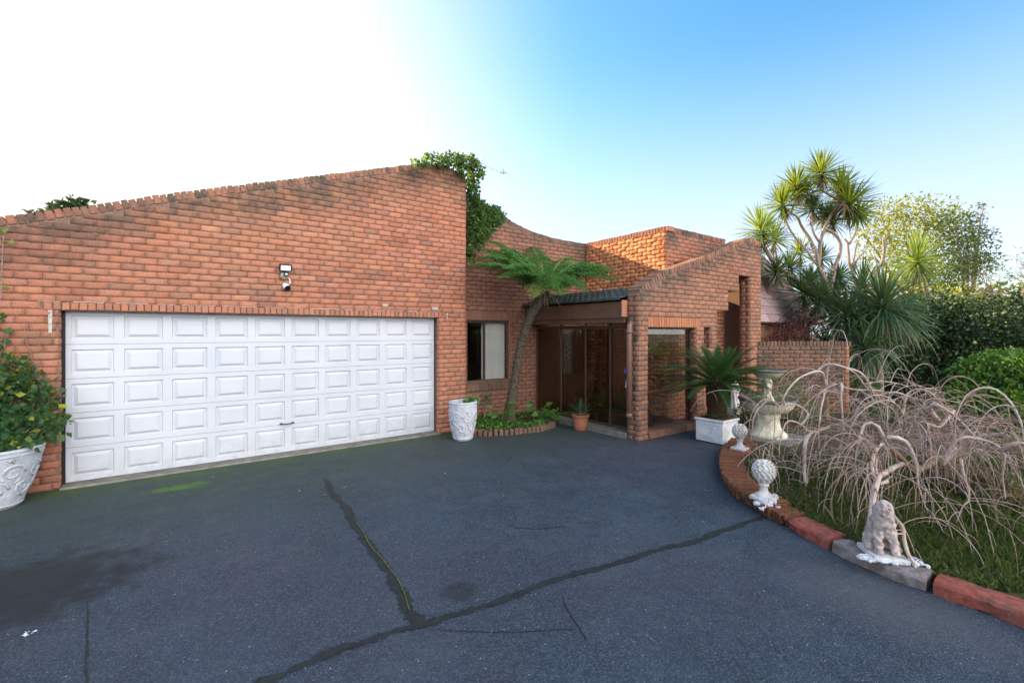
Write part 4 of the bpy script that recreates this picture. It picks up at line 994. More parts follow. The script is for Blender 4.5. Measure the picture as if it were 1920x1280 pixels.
def frond(parent, base, tip, lift, mat, npin=36, wide=.22, droop=.25, sub=9):
    base, tip = Vector(base), Vector(tip); L = (tip-base).length; pts = []
    for i in range(npin+1):
        f = i/npin; p = base.lerp(tip, f)+Vector((0, 0, lift*4*f*(1-f))); pts.append(p)
    mb = MB(); 
    rach = MB(); rach.tube(pts, [.011*(1-.8*i/npin) for i in range(npin+1)], 6)
    P_, A_, S_ = [], [], []
    for i in range(4, npin+1):
        f = i/npin; t = (pts[min(i+1, npin)]-pts[max(i-1, 0)]).normalized(); s = t.cross(Vector((0, 0, 1))).normalized(); up = s.cross(t)
        ln = wide*math.sin(math.pi*min(1, (.12+f*.88))**.75)**.7*(1.0 if f < .95 else .5)
        for sg in (-1, 1):
            d = (s*sg+t*.45-Vector((0, 0, droop+random.uniform(-.1, .1)))).normalized()
            for j in range(sub):
                g = (j+.6)/sub; q = pts[i]+d*ln*g-Vector((0, 0, .10*ln*g*g))
                for s2 in (-1, 1):
                    dd = (t*s2*.95+d*.55+up*random.gauss(0, .08)); P_.append(q); A_.append(dd); S_.append(ln*.17*(1-.7*g)+.014)
    fr = leaves('frond', P_, A_, S_, mat, parent, .42, .15)
    o = rach.build('rachis', M_FERNY, None, True); rel_child(o, fr)
    return fr
def rel_child(o, parent):
    o.parent = parent; L = Vector((0, 0, 0)); q = parent
    while q: L += Vector(q.location); q = q.parent
    o.location = -L
cr = P(1021, 543, 8.7)
for (px, py, t, lift, m_, wd) in ((876, 498, 8.1, .24, M_FERN, .26), (896, 466, 9.0, .22, M_FERN, .26), (930, 480, 9.9, .3, M_FERN, .26), (1000, 560, 7.6, .24, M_FERNY, .20), (1052, 556, 7.7, .26, M_FERN, .24),
                                  (1160, 526, 8.4, .28, M_FERN, .27), (1142, 512, 9.5, .30, M_FERN, .26), (1090, 500, 10.0, .25, M_FERN, .25), (1100, 548, 7.8, .28, M_FERN, .24), (1010, 478, 10.0, .2, M_FERN, .25), (935, 522, 7.5, .26, M_FERN, .24)):
    frond(tf, cr+Vector((0, 0, -.03)), P(px, py, t), lift, m_, 46, wd*1.55)
    if m_ is M_FERN: frond(tf, cr+Vector((0, 0, -.02)), P(px+random.uniform(-12, 12)+(8 if px < 1000 else -8), py-random.uniform(6, 18), t+random.uniform(-.35, .35)), lift*1.05, m_, 44, wd*1.4)
# ---------------------------------------------------------------- ivy on the garage corner
iv = empty('ivy', (4.6, 7.75, 0), 'dense ivy draped over the top right corner of the garage wall', 'climber')
sp = [(P(px, py, t), r_) for px, py, t, r_ in ((790, 306, 7.9, (.18, .1, .06)), (820, 300, 8.2, (.25, .15, .10)), (850, 300, 8.45, (.25, .18, .12)), (875, 305, 8.6, (.22, .2, .14)), (893, 320, 8.7, (.16, .15, .20)), (868, 320, 8.5, (.1, .12, .12)),
    (886, 360, 8.9, (.14, .16, .28)), (895, 395, 8.95, (.22, .18, .30)), (905, 415, 9.0, (.30, .2, .30)), (925, 405, 9.1, (.26, .2, .22)), (893, 440, 8.95, (.2, .16, .30)), (880, 470, 8.9, (.10, .12, .25)), (882, 345, 8.8, (.1, .1, .2)), (905, 435, 9.0, (.22, .15, .2)))]
p, a = blob_pts(sp, 4200, .25); leaves('leaves', p, a, NR.uniform(.035, .085, 4200), M_IVY, iv, .85, .2)
mb = MB(); mb.tube([P(905, 308, 8.6), P(925, 318, 8.6), P(948, 325, 8.6)], .004, 5)
for k in range(14): b = P(random.uniform(800, 900), 312, 8.5); mb.tube([b, b+Vector((random.uniform(-.2, .2), 0, random.uniform(.1, .22)))], .003, 4)
mb.tube([Vector((4.6, 7.8, .1)), Vector((4.58, 7.85, 1.5)), Vector((4.62, 7.9, 3.2)), Vector((4.5, 7.75, 4.7))], .02, 7)
mb.build('stems', M_BARKG, iv)
p, a = blob_pts([(P(944, 324, 8.6), (.07, .05, .03)), (P(808, 290, 8.2), (.06, .05, .09))], 26, .1); leaves('tip_leaves', p, a, .045, M_BUSH, iv, .8, .2)
# conifer tips behind the garage parapet at the left
tr = empty('conifer', (-3.2, 12.5, 0), 'dark conifer whose tips show above the garage parapet at the left', 'tree')
mb = MB(); mb.tube([(-3.2, 12.5, 0), (-3.2, 12.5, 4.4)], [.14, .05], 8); mb.build('trunk', M_BARKG, tr)
tips = [(62, 395, .15), (100, 383, .3), (120, 376, .3), (137, 366, .42), (160, 374, .35), (147, 380, .3), (85, 392, .2)]
PP, AA = [], []
for (px, py, s) in tips:
    t = P(px, py, 7.6)
    for k in range(220):
        h = random.random(); PP.append(t+Vector((random.gauss(0, .06)*(.4+h*3), random.gauss(0, .06)*(.4+h*3), -.02-h*.9))); AA.append((random.gauss(0, 1), random.gauss(0, 1), .6))
leaves('crown', PP, AA, .11, M_HEDGE, tr, .5, .2)

# ---------------------------------------------------------------- cycad in the white square planter
cb = (7.48, 4.22)
e = empty('square_planter', (*cb, 0), 'square white planter box with moulded panels in front of the portico', 'planter')
mb = MB(); h = .245; X, Y = cb
mb.box((X-h, Y-h, .012), (X+h, Y+h, .36), .008)
mb.box((X-h-.022, Y-h-.022, .362), (X+h+.022, Y+h+.022, .402), .008)
for sgn, ax in ((-1, 'y'), (-1, 'x'), (1, 'x'), (1, 'y')):
    for (m, o_) in ((.035, .008), (.075, .006), (.115, .007)):
        a, b = m, 2*h-m; z0, z1 = .03+m*.75, .345-m*.75; th = .011
        for (u0, u1, w0, w1) in ((a, b, z0, z0+th), (a, b, z1-th, z1), (a, a+th, z0+th, z1-th), (b-th, b, z0+th, z1-th)):
            if ax == 'y': mb.box((X-h+u0, Y+sgn*h-(o_ if sgn < 0 else 0), w0), (X-h+u1, Y+sgn*h+(o_ if sgn > 0 else 0), w1), .003)
            else: mb.box((X+sgn*h-(o_ if sgn < 0 else 0), Y-h+u0, w0), (X+sgn*h+(o_ if sgn > 0 else 0), Y-h+u1, w1), .003)
    for k in range(14):  # floral relief in the centre
        u = random.uniform(-.10, .10); z = random.uniform(.12, .26); r_ = random.uniform(.012, .025)
        c = Vector((X+u, Y+sgn*h, z)) if ax == 'y' else Vector((X+sgn*h, Y+u, z))
        mb.lathe(c-Vector((0, 0, r_*.8)), [(.001, 0), (r_*.7, r_*.4), (r_*.55, r_*1.2), (.001, r_*1.6)], 8)
mb.build('box', M_BOXWHITE, e)
mb = MB(); mb.box((X-h+.01, Y-h+.01, .39), (X+h-.01, Y+h-.01, .406)); mb.build('soil', M_SOIL, e)
cy = empty('sago_palm', (X, Y, .40), 'sago palm with a stout dark trunk and stiff arching fronds in the white planter', 'palm')
mb = MB(); pr = prof_interp([(.115, 0), (.135, .08), (.15, .25), (.155, .45), (.14, .58), (.10, .66), (.04, .70)], 5)
cc = Vector((X+.0, Y+.0, .39)); mb.lathe(cc, pr, 40)
for z_ in range(26):
    for k in range(17):
        a_ = 6.283*(k+.5*(z_ % 2))/17; z = .02+z_*.0245; f = z/.66; rr = .12+.035*math.sin(min(1, f*1.1)*2.2)
        b = cc+Vector((math.cos(a_)*rr, math.sin(a_)*rr, z)); d = Vector((math.cos(a_)*.8, math.sin(a_)*.8, .75))
        mb.tube([b, b+d*random.uniform(.018, .034)], [.014, .007], 5)
mb.build('trunk', M_BARKS, cy)
def sago_frond(parent, base, az, el, L, bend):
    d = Vector((math.cos(az)*math.cos(el), math.sin(az)*math.cos(el), math.sin(el))); pts = [Vector(base)]; n = 34
    for i in range(n): pts.append(pts[-1]+d*L/n); d = (d+Vector((0, 0, -bend/n*(.5+i/n)))).normalized()
    mb = MB(); mb.tube(pts, [.009*(1-.75*i/n) for i in range(n+1)], 5)
    for i in range(5, n+1):
        f = i/n; t = (pts[i]-pts[i-1]).normalized(); s = t.cross(Vector((0, 0, 1))).normalized(); up = s.cross(t)
        ln = .125*(math.sin(math.pi*(.1+.84*f))**.6)
        for sg in (-1, 1):
            for h_ in (0, .5):
                b = pts[i]-t*L/n*h_; dd = (s*sg*.85+t*.75+up*.38).normalized(); e_ = b+dd*ln*random.uniform(.93, 1.05)-Vector((0, 0, .012)); m = b.lerp(e_, .45)+up*.004
                wv = t.cross(dd).cross(dd).normalized()*.0036
                mb.add([b-wv*.6, b+wv*.6, m+wv, e_, m-wv], [(0, 1, 2, 4), (4, 2, 3)])
    mb.build('frond', M_SAGO, parent)
cb_ = Vector((X, Y, 1.04))
k = 0
for ring, (n, el, L, bend) in enumerate(((10, 68, .64, .5), (15, 50, .82, .75), (19, 32, .90, .75), (17, 14, .90, .65), (9, -2, .80, .5))):
    for i in range(n):
        az = 6.283*(i+.37*ring)/n+random.uniform(-.14, .14); sago_frond(cy, cb_+Vector((math.cos(az)*.05, math.sin(az)*.05, -.02*ring)), az, R(el+random.uniform(-7, 7)), L*random.uniform(.92, 1.08), bend*random.uniform(.8, 1.2))
p, a = blob_pts([(Vector((X, Y, .42)), (.22, .22, .03))], 300, .1); a[:, 2] = 1.5
leaves('weeds', p, a, .07, M_GRASS, None, .15, .2); o = bpy.context.scene.objects['weeds']; tag(o, 'short grassy weeds round the sago palm inside the planter', 'weeds'); o['kind'] = 'stuff'

# ---------------------------------------------------------------- tiered fountain
fc = Vector((8.22, 3.72, .075))
fo = empty('fountain', fc, 'two tier stone fountain with fluted bowls beside the white planter', 'fountain')
def flutes(nf, amp):
    return lambda a, z, r, i: -amp*abs(math.sin(a*nf/2))**2
mb = MB(); mb.lathe(fc, prof_interp([(.02, 0), (.31, 0), (.31, .04), (.28, .07), (.245, .10), (.20, .17), (.185, .28), (.20, .36), (.18, .40), (.02, .41)], 3), 48); mb.build('pedestal', M_FOUNT, fo, True)
mb = MB(); mb.lathe(fc+Vector((0, 0, .39)), prof_interp([(.10, 0), (.20, .015), (.31, .05), (.37, .10), (.405, .16), (.425, .21)], 5), 144, flutes(36, .018)); mb.build('lower_bowl', M_FOUNT, fo, True)
mb = MB(); mb.lathe(fc+Vector((0, 0, .60)), [(.40, 0), (.455, .012), (.465, .035), (.455, .055), (.42, .058), (.40, .03), (.25, -.02), (.001, -.04)], 64); mb.build('lower_rim', M_RIM, fo, True)
mb = MB(); mb.lathe(fc+Vector((0, 0, .55)), prof_interp([(.09, 0), (.115, .04), (.10, .10), (.06, .17), (.055, .30), (.075, .36), (.06, .42), (.05, .46)], 4), 32, lambda a, z, r, i: .010*math.sin(a*4+z*20)); mb.build('column', M_FOUNT, fo, True)
mb = MB(); mb.lathe(fc+Vector((0, 0, .99)), prof_interp([(.05, 0), (.12, .012), (.19, .04), (.24, .08), (.27, .12)], 5), 120, flutes(28, .014)); mb.build('upper_bowl', M_FOUNT, fo, True)
mb = MB(); mb.lathe(fc+Vector((0, 0, 1.10)), [(.25, 0), (.29, .01), (.30, .03), (.29, .045), (.26, .048), (.24, .02), (.1, -.01), (.001, -.02)], 56); mb.build('upper_rim', M_RIM, fo, True)
e = empty('water_plants', fc+Vector((0, 0, .62)), 'thin green reeds growing in the lower fountain bowl', 'plant')
mb = MB()
for k in range(70):
    a_ = random.choice([.3, 2.6, 3.5, 5.3])+random.gauss(0, .35); rr = random.uniform(.18, .36); b = fc+Vector((math.cos(a_)*rr, math.sin(a_)*rr, .59)); blade(mb, b, Vector((random.gauss(0, .25), random.gauss(0, .25), 1)), random.uniform(.1, .24), .012, .3)
mb.build('blades', M_BUSH, e)

# ---------------------------------------------------------------- finials and statues on the kerb
def finial(c, s, label, mat, strips=False):
    e = empty('garden_finial', c, label, 'garden finial'); mb = MB(); mb.box((c.x-.085*s, c.y-.085*s, c.z), (c.x+.085*s, c.y+.085*s, c.z+.03*s), .005); mb.build('base', mat, e)
    mb = MB(); mb.lathe(c+Vector((0, 0, .03*s)), prof_interp([(.07*s, 0), (.06*s, .015*s), (.036*s, .035*s), (.03*s, .07*s), (.042*s, .095*s), (.034*s, .115*s), (.05*s, .125*s)], 3), 28); mb.build('stem', mat, e, True)
    mb = MB(); z0 = c.z+.15*s; N = 9
    mb.lathe((c.x, c.y, z0), prof_interp([(.03*s, 0), (.07*s, .035*s), (.085*s, .08*s), (.075*s, .125*s), (.045*s, .165*s), (.004, .19*s)], 3), 28)
    for i in range(N):
        f = (i+.4)/N; z = f*.175*s; r_ = .088*s*math.sin(math.pi*min(1, .12+f*.80))**.75; m = max(5, int(14*r_/.088/s))
        for k in range(m):
            a_ = 6.283*(k+.5*(i % 2))/m; b = Vector((c.x+math.cos(a_)*r_*.88, c.y+math.sin(a_)*r_*.88, z0+z)); d = Vector((math.cos(a_), math.sin(a_), .9)).normalized()
            mb.tube([b, b+d*.012*s, b+d*.024*s], [.017*s, .013*s, .002], 5)
    mb.build('cone', mat, e, True); return e
f1 = G(1387, 842, .14); f1.z = .14
mb = MB(); mb.box((f1.x-.11, f1.y-.10, 0), (f1.x+.11, f1.y+.10, .138), .008); mb.build('end_block', M_REDP, kerb)
finial(f1, 1.12, 'white pinecone finial standing on the far end of the curved kerb', M_STATUE)
f2 = G(1432, 934, .13); f2.z = .125
finial(f2, 1.22, 'white pinecone finial tangled in drooping twigs on the brick kerb', M_STATUE)
mb = MB()
for k in range(110):
    c = f2+Vector((random.gauss(-.05, .055), random.gauss(-.05, .045), random.uniform(-.06, .03))); mb.obox(c, Vector((1, .2, 0)).normalized(), Vector((-.2, 1, 0)).normalized(), Vector((0, 0, 1)), (random.uniform(.012, .03), random.uniform(.01, .025), random.uniform(.01, .022)), .007, 0, .008)
mb.build('white_rubble', M_RUST); tag(bpy.context.scene.objects['white_rubble'], 'lumps of white plaster round the foot of the tangled finial', 'plaster lumps')

def skin_fig(name, joints, edges, radii, mat, parent, sub=2, disp=.0):
    me = bpy.data.meshes.new(name); me.from_pydata([tuple(j) for j in joints], edges, [])
    o = bpy.data.objects.new(name, me); col.objects.link(o)
    m = o.modifiers.new('s', 'SKIN'); s = o.modifiers.new('u', 'SUBSURF'); s.levels = sub; s.render_levels = sub
    for i, r_ in enumerate(radii): sv = me.skin_vertices[0].data[i]; sv.radius = r_ if hasattr(r_, '__len__') else (r_, r_); sv.use_root = (i == 0)
    dg = bpy.context.evaluated_depsgraph_get(); me2 = bpy.data.meshes.new_from_object(o.evaluated_get(dg)); bpy.data.objects.remove(o)
    if disp:
        for vtx in me2.vertices: vtx.co += vtx.normal*disp*mnoise.noise(vtx.co*35)
    me2.name = name; return link(name, me2, mat, parent, True)
# seated stone lion on the concrete kerb, half hidden by branches
sp_ = G(1664, 1046, .09); sp_.z = .1
e = empty('garden_statue', sp_, 'weathered pinkish stone seated lion with a branch growing round it on the kerb', 'statue')
sv = (Vector((-.75, -.62, 0))).normalized(); sr = Vector((-sv.y, sv.x, 0)); B = sp_+Vector((0, 0, .03))+Vector((.0, .03, 0))
def Q(f, s, z): return B+sv*f+sr*s+Vector((0, 0, z))
J = [Q(-.06, 0, .07), Q(-.05, 0, .15), Q(-.01, 0, .23), Q(.01, 0, .30), Q(.03, 0, .355), Q(.085, 0, .35), Q(.03, .05, .13), Q(.06, .055, .03), Q(.10, .055, .015), Q(.03, -.05, .13), Q(.06, -.055, .03), Q(.10, -.055, .015), Q(-.04, .085, .05), Q(.03, .10, .02), Q(-.04, -.085, .05), Q(.03, -.10, .02), Q(.01, .035, .405), Q(.01, -.035, .405)]
E = [(0, 1), (1, 2), (2, 3), (3, 4), (4, 5), (2, 6), (6, 7), (7, 8), (2, 9), (9, 10), (10, 11), (0, 12), (12, 13), (0, 14), (14, 15), (4, 16), (4, 17)]
skin_fig('figure', J, E, [.075, .075, .07, .072, .062, .034, .034, .026, .024, .034, .026, .024, .045, .025, .045, .025, .016, .016], M_STATUE2, e, 3, .016)
mb = MB(); mb.obox(B+Vector((0, 0, -.012)), sv, sr, Vector((0, 0, 1)), (.14, .125, .02), .008, 0, .005); mb.build('base', M_STATUE, e)
mb = MB()
for k in range(170):
    u = random.uniform(-.22, .22); c = B+sr*u+sv*(.10+random.gauss(0, .03))+Vector((0, 0, -.015)); mb.obox(c, sr, sv, Vector((0, 0, 1)), (random.uniform(.006, .022), random.uniform(.006, .018), random.uniform(.004, .012)), .004, 0, .005)
tag(mb.build('white_rubble', M_RUST), 'white plaster crumbs along the kerb in front of the stone lion', 'plaster lumps')
# small white figure in the portico opening
b = Vector((9.42, 4.92, 0)); e = empty('garden_statue', b, 'small white draped figure on a plinth in the stepped portico opening', 'statue')
mb = MB(); mb.box((b.x-.11, b.y-.11, 0), (b.x+.11, b.y+.11, .26), .01); mb.box((b.x-.13, b.y-.13, .262), (b.x+.13, b.y+.13, .29), .006); mb.build('plinth', M_STATUE, e)
B = b+Vector((0, 0, .29)); sv = Vector((-.88, -.47, 0)); sr = Vector((-sv.y, sv.x, 0))
J = [Q(0, 0, .30), Q(0, 0, .40), Q(0, 0, .47), Q(0, 0, .52), Q(.01, 0, .575), Q(0, .06, .46), Q(.03, .09, .36), Q(.07, .04, .31), Q(0, -.06, .46), Q(.04, -.085, .38), Q(.09, -.06, .44), Q(0, .035, .27), Q(.03, .04, .15), Q(.0, .04, .02), Q(.0, -.035, .27), Q(-.0, -.04, .14), Q(0, -.04, .02), Q(.04, .04, .005), Q(.04, -.04, .005)]
E = [(0, 1), (1, 2), (2, 3), (3, 4), (2, 5), (5, 6), (6, 7), (2, 8), (8, 9), (9, 10), (0, 11), (11, 12), (12, 13), (0, 14), (14, 15), (15, 16), (13, 17), (16, 18)]
skin_fig('figure', J, E, [.06, .055, .05, .024, .045, .03, .024, .018, .03, .024, .018, .045, .038, .028, .045, .038, .028, .018, .018], M_STATUE, e, 2, .006)
mb = MB(); mb.lathe(B, prof_interp([(.085, 0), (.09, .05), (.075, .15), (.07, .28), (.055, .34)], 4), 30, lambda a, z, r, i: .012*math.sin(a*7+z*9)); mb.build('drapery', M_STATUE, e, True)

# ---------------------------------------------------------------- entry ornaments
q = P(1167, 690, 7.95); e = empty('wind_chime', (6.42, 5.30, 1.24), 'blue bell wind chime with a white tail hanging by the downpipe', 'wind chime')
w0 = Vector((6.42, 5.30, 1.24)); mb = MB(); mb.lathe(w0-Vector((0, 0, .10)), [(.045, 0), (.04, .03), (.028, .07), (.01, .09), (.003, .10)], 20); mb.build('bell', M_BELL, e, True)
mb = MB(); mb.tube([w0, w0+Vector((0, 0, .86))], .0025, 5); mb.tube([w0-Vector((0, 0, .10)), w0-Vector((0, 0, .22))], .002, 5); mb.build('cord', M_DARK, e)
mb = MB(); mb.tube([w0-Vector((0, 0, .22)), w0-Vector((0, 0, .28)), w0-Vector((0, 0, .36))], [.006, .016, .022], 10); mb.build('tail', M_CAMW, e)
e = empty('hanging_ornament', (6.9, 7.3, 1.9), 'pale twisted spiral ornament hanging inside the entry screen', 'ornament')
mb = MB(); mb.tube([Vector((6.9+.03*math.cos(i*.8), 7.3+.03*math.sin(i*.8), 1.90-i*.016)) for i in range(40)], .007, 6); mb.build('spiral', M_CAMW, e, True)
mb = MB(); mb.tube([(6.9, 7.3, 1.9), (6.9, 7.3, 2.29)], .002, 5); mb.build('cord', M_DARK, e)
c4 = Vector((7.2, 5.75, .108)); pot('terracotta_pot', c4, [(.02, 0), (.09, 0), (.10, .02), (.125, .2), (.14, .205), (.14, .24), (.13, .245)], 'small red clay pot standing inside the entry screen', .10, .21, M_TERRA, 0, 1)
e = empty('indoor_plant', (7.3, 7.1, .108), 'bushy plant standing behind the entry screen', 'plant')
mb = MB(); mb.tube([(7.3, 7.1, .1), (7.3, 7.1, .5)], .02, 7); mb.build('stem', M_BARKG, e)
rosette(e, 'leaves', Vector((7.3, 7.1, .5)), (0, 0, 1), .45, 50, M_YUCD, .7, .04, 1.6, False)

# ---------------------------------------------------------------- yuccas and trees beyond the low wall
def limb(mb, pts, r0, r1, sides=10, wob=.035):
    r0 *= .8; r1 *= .8
    pts = resample([Vector(p) for p in pts], .10); n = len(pts)
    pts = [p+Vector((mnoise.noise(p*3), mnoise.noise(p*3+Vector((7, 7, 7))), 0))*wob for p in pts]
    mb.tube(pts, [(r0+(r1-r0)*i/(n-1))*(1+.14*mnoise.noise(p*9)) for i, p in enumerate(pts)], sides)
T = 11.6
def PT(px, py, dt=0): return P(px, py, T+dt)
y1 = empty('yucca_tree', PT(1590, 720).xy.to_3d(), 'tall branching yucca with grey stems and spiky heads rising over the low wall', 'tree')
mb = MB(); base = PT(1592, 760); base.z = 0
limb(mb, [base, PT(1585, 690), PT(1570, 620), PT(1562, 590), PT(1556, 560)], .15, .11)
limb(mb, [PT(1562, 590), PT(1520, 545), PT(1480, 515), PT(1450, 490, -.2), PT(1432, 465, -.4), PT(1425, 450, -.5)], .09, .05)
limb(mb, [PT(1556, 570), PT(1548, 530), PT(1535, 500), PT(1530, 470), PT(1512, 440, .2), PT(1500, 420, .2), PT(1493, 405), PT(1484, 400), PT(1488, 385), PT(1494, 378)], .085, .03)
limb(mb, [PT(1535, 500), PT(1538, 465), PT(1545, 430), PT(1555, 410), PT(1566, 390), PT(1575, 375), PT(1572, 365)], .06, .035)
limb(mb, [PT(1545, 430), PT(1560, 435), PT(1575, 452), PT(1576, 475), PT(1566, 500), PT(1560, 525), PT(1556, 548), PT(1557, 565)], .05, .06)
limb(mb, [PT(1570, 375), PT(1555, 365), PT(1540, 355), PT(1537, 340), PT(1538, 330)], .035, .03)
limb(mb, [PT(1540, 455), PT(1525, 440), PT(1522, 420), PT(1522, 400)], .04, .03)
limb(mb, [PT(1490, 515), PT(1460, 515), PT(1430, 498, -.3), PT(1412, 480, -.5)], .045, .03)
limb(mb, [PT(1534, 500), PT(1512, 470), PT(1490, 445), PT(1478, 425), PT(1468, 400)], .04, .03)
mb.build('trunk', M_BARKG, y1, True)
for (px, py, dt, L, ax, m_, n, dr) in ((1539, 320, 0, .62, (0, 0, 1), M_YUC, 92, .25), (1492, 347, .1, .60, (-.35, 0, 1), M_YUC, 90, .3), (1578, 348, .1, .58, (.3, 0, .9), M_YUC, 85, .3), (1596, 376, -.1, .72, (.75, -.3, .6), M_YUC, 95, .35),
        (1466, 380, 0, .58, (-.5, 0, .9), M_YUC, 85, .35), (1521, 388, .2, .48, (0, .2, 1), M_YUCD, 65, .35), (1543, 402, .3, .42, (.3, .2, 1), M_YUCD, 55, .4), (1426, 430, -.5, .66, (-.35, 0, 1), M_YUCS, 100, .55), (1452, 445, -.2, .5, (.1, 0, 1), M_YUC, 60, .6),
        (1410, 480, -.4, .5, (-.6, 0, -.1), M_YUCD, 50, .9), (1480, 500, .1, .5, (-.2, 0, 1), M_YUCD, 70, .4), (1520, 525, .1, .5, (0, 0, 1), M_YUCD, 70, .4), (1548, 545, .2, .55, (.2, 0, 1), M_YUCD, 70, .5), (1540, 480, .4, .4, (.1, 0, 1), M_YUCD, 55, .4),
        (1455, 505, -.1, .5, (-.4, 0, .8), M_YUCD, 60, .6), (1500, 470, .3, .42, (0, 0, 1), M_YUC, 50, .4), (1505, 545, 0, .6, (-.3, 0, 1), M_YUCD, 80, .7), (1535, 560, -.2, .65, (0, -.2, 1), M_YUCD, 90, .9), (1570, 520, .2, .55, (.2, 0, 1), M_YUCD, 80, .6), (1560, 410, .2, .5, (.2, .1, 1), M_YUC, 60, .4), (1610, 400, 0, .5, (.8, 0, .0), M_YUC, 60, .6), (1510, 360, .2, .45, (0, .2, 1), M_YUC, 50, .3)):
    rosette(y1, 'leaf_rosette', PT(px, py, dt), ax, L*1.15, int(n*1.6), m_, dr, .042)
y2 = empty('yucca', PT(1650, 720, -.6).xy.to_3d(), 'low clump of drooping green yucca heads behind the end of the low wall', 'yucca')
mb = MB(); b = PT(1650, 760, -.6); b.z = 0
for (px, py, dt) in ((1655, 585, -.7), (1590, 600, -.6), (1610, 545, 0), (1605, 650, -.8), (1660, 600, -.2)): limb(mb, [b, b.lerp(PT(px, py, dt), .5)+Vector((.05, .05, .1)), PT(px, py, dt)], .10, .06)
mb.build('trunk', M_BARKG, y2, True)
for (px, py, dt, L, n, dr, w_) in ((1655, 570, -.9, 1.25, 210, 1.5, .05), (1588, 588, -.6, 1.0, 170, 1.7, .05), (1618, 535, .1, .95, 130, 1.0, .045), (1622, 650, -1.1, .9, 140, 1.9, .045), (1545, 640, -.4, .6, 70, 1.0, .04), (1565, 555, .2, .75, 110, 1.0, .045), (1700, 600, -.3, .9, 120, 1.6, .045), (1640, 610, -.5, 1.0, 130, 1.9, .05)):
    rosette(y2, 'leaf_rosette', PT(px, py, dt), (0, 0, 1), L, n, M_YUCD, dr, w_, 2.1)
y3 = empty('yucca', P(1745, 720, 13.2).xy.to_3d(), 'sunlit pale green yucca head on a leaning trunk above the hedge', 'yucca')
mb = MB(); b = P(1765, 760, 13.2); b.z = 0; limb(mb, [b, P(1772, 620, 13.2), P(1745, 560, 13.2), P(1722, 515, 13.2)], .13, .08); mb.build('trunk', M_BARKG, y3, True)
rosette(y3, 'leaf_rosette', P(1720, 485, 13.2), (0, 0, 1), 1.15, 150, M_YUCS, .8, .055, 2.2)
pt_ = empty('pruned_tree', P(1625, 700, 13.5).xy.to_3d(), 'leafless pruned tree with stubby curved limbs behind the yuccas', 'tree')
mb = MB(); Tn = 13.5; p_ = lambda x, y: P(x, y, Tn); b = p_(1625, 760); b.z = 0
limb(mb, [b, p_(1625, 600), p_(1608, 540), p_(1598, 510), p_(1590, 480), p_(1590, 455), p_(1583, 448)], .12, .04); limb(mb, [p_(1592, 458), p_(1602, 440), p_(1606, 425)], .045, .035); limb(mb, [p_(1602, 520), p_(1605, 490), p_(1622, 470), p_(1630, 456)], .05, .02)
limb(mb, [p_(1625, 600), p_(1640, 520), p_(1655, 490), p_(1658, 470), p_(1656, 445)], .09, .05); limb(mb, [p_(1598, 500), p_(1604, 470), p_(1608, 452)], .04, .03)
mb.build('trunk', M_BARKG, pt_, True)
def leafy_tree(name, base, h, crowns, n, size, mat, label, limbs, shell=.3, tr_=.14, wr=.5):
    e = empty(name, (base.x, base.y, 0), label, 'tree'); mb = MB(); top = Vector((base.x, base.y, h*.45)); limb(mb, [Vector((base.x, base.y, 0)), top], tr_, tr_*.75)
    for (c, r_) in crowns[:limbs]:
        c = Vector(c); limb(mb, [top, top.lerp(c, .55)+Vector((random.uniform(-.2, .2), 0, .1)), c], tr_*.5, .02, 7)
        for k in range(7):
            d = Vector((random.gauss(0, 1), random.gauss(0, 1), random.gauss(.2, .8))).normalized(); s = c.lerp(top, random.random()*.4)
            limb(mb, [s, s+d*min(r_)*.6, s+d*min(r_)*1.05+Vector((0, 0, .05))], .018, .005, 5)
    mb.build('trunk', M_BARKG, e)
    p, a = blob_pts(crowns, n, shell); leaves('crown', p, a, NR.uniform(size*.6, size*1.3, n), mat, e, wr, .2); return e
def cl(px, py, t, r_): return (P(px, py, t), (r_, r_, r_*.75))
leafy_tree('leafy_tree', P(1720, 700, 17), 5.5, [cl(1650, 400, 17, .8), cl(1690, 395, 17, .9), cl(1735, 400, 17, 1.0), cl(1770, 420, 17.5, 1.0), cl(1665, 440, 16.5, .9), cl(1700, 450, 17, 1.1), cl(1620, 440, 16.5, .5), cl(1760, 470, 17, 1.1), cl(1640, 480, 16.5, .8), cl(1690, 510, 16.5, 1.0), cl(1740, 520, 16.5, 1.0), cl(1655, 530, 16.5, .8)], 6500, .12, M_YTREE, 'airy yellow green tree catching the sun behind the yuccas', 12, .1, .18)
leafy_tree('leafy_tree', P(1815, 700, 16), 5, [cl(1790, 420, 16, .8), cl(1815, 455, 16, .8), cl(1800, 500, 16, .9), cl(1835, 490, 16, .7), cl(1830, 440, 16.5, .5), cl(1770, 540, 16, .8), cl(1842, 385, 16.5, .22)], 3800, .11, M_GTREE, 'thin olive green tree to the right of the sunlit yucca head', 7, .1, .16)
# bare tree at the right edge
e = empty('bare_tree', P(1960, 700, 14).xy.to_3d(), 'nearly leafless tree with fine branches at the right edge', 'tree')
mb = MB(); b = P(1985, 700, 14); b.z = 0; fork = P(1970, 600, 14); limb(mb, [b, fork], .14, .10)
tipsB = []
def grow(mb, p, d, L, r_, lev):
    n = 4; pts = [p]
    for i in range(n): d = (d+Vector((random.gauss(0, .18), random.gauss(0, .18), random.gauss(.02, .13)))).normalized(); pts.append(pts[-1]+d*L/n)
    mb.tube(pts, [r_*(1-.45*i/n) for i in range(n+1)], 6 if lev < 2 else 4, False)
    if lev >= 4: tipsB.append(pts[-1]); return
    for k in range(3 if lev < 3 else 2):
        q = pts[random.randint(2, n)]; grow(mb, q, (d+Vector((random.gauss(0, .55), random.gauss(0, .55), random.gauss(0, .45)))).normalized(), L*random.uniform(.6, .8), r_*.55, lev+1)
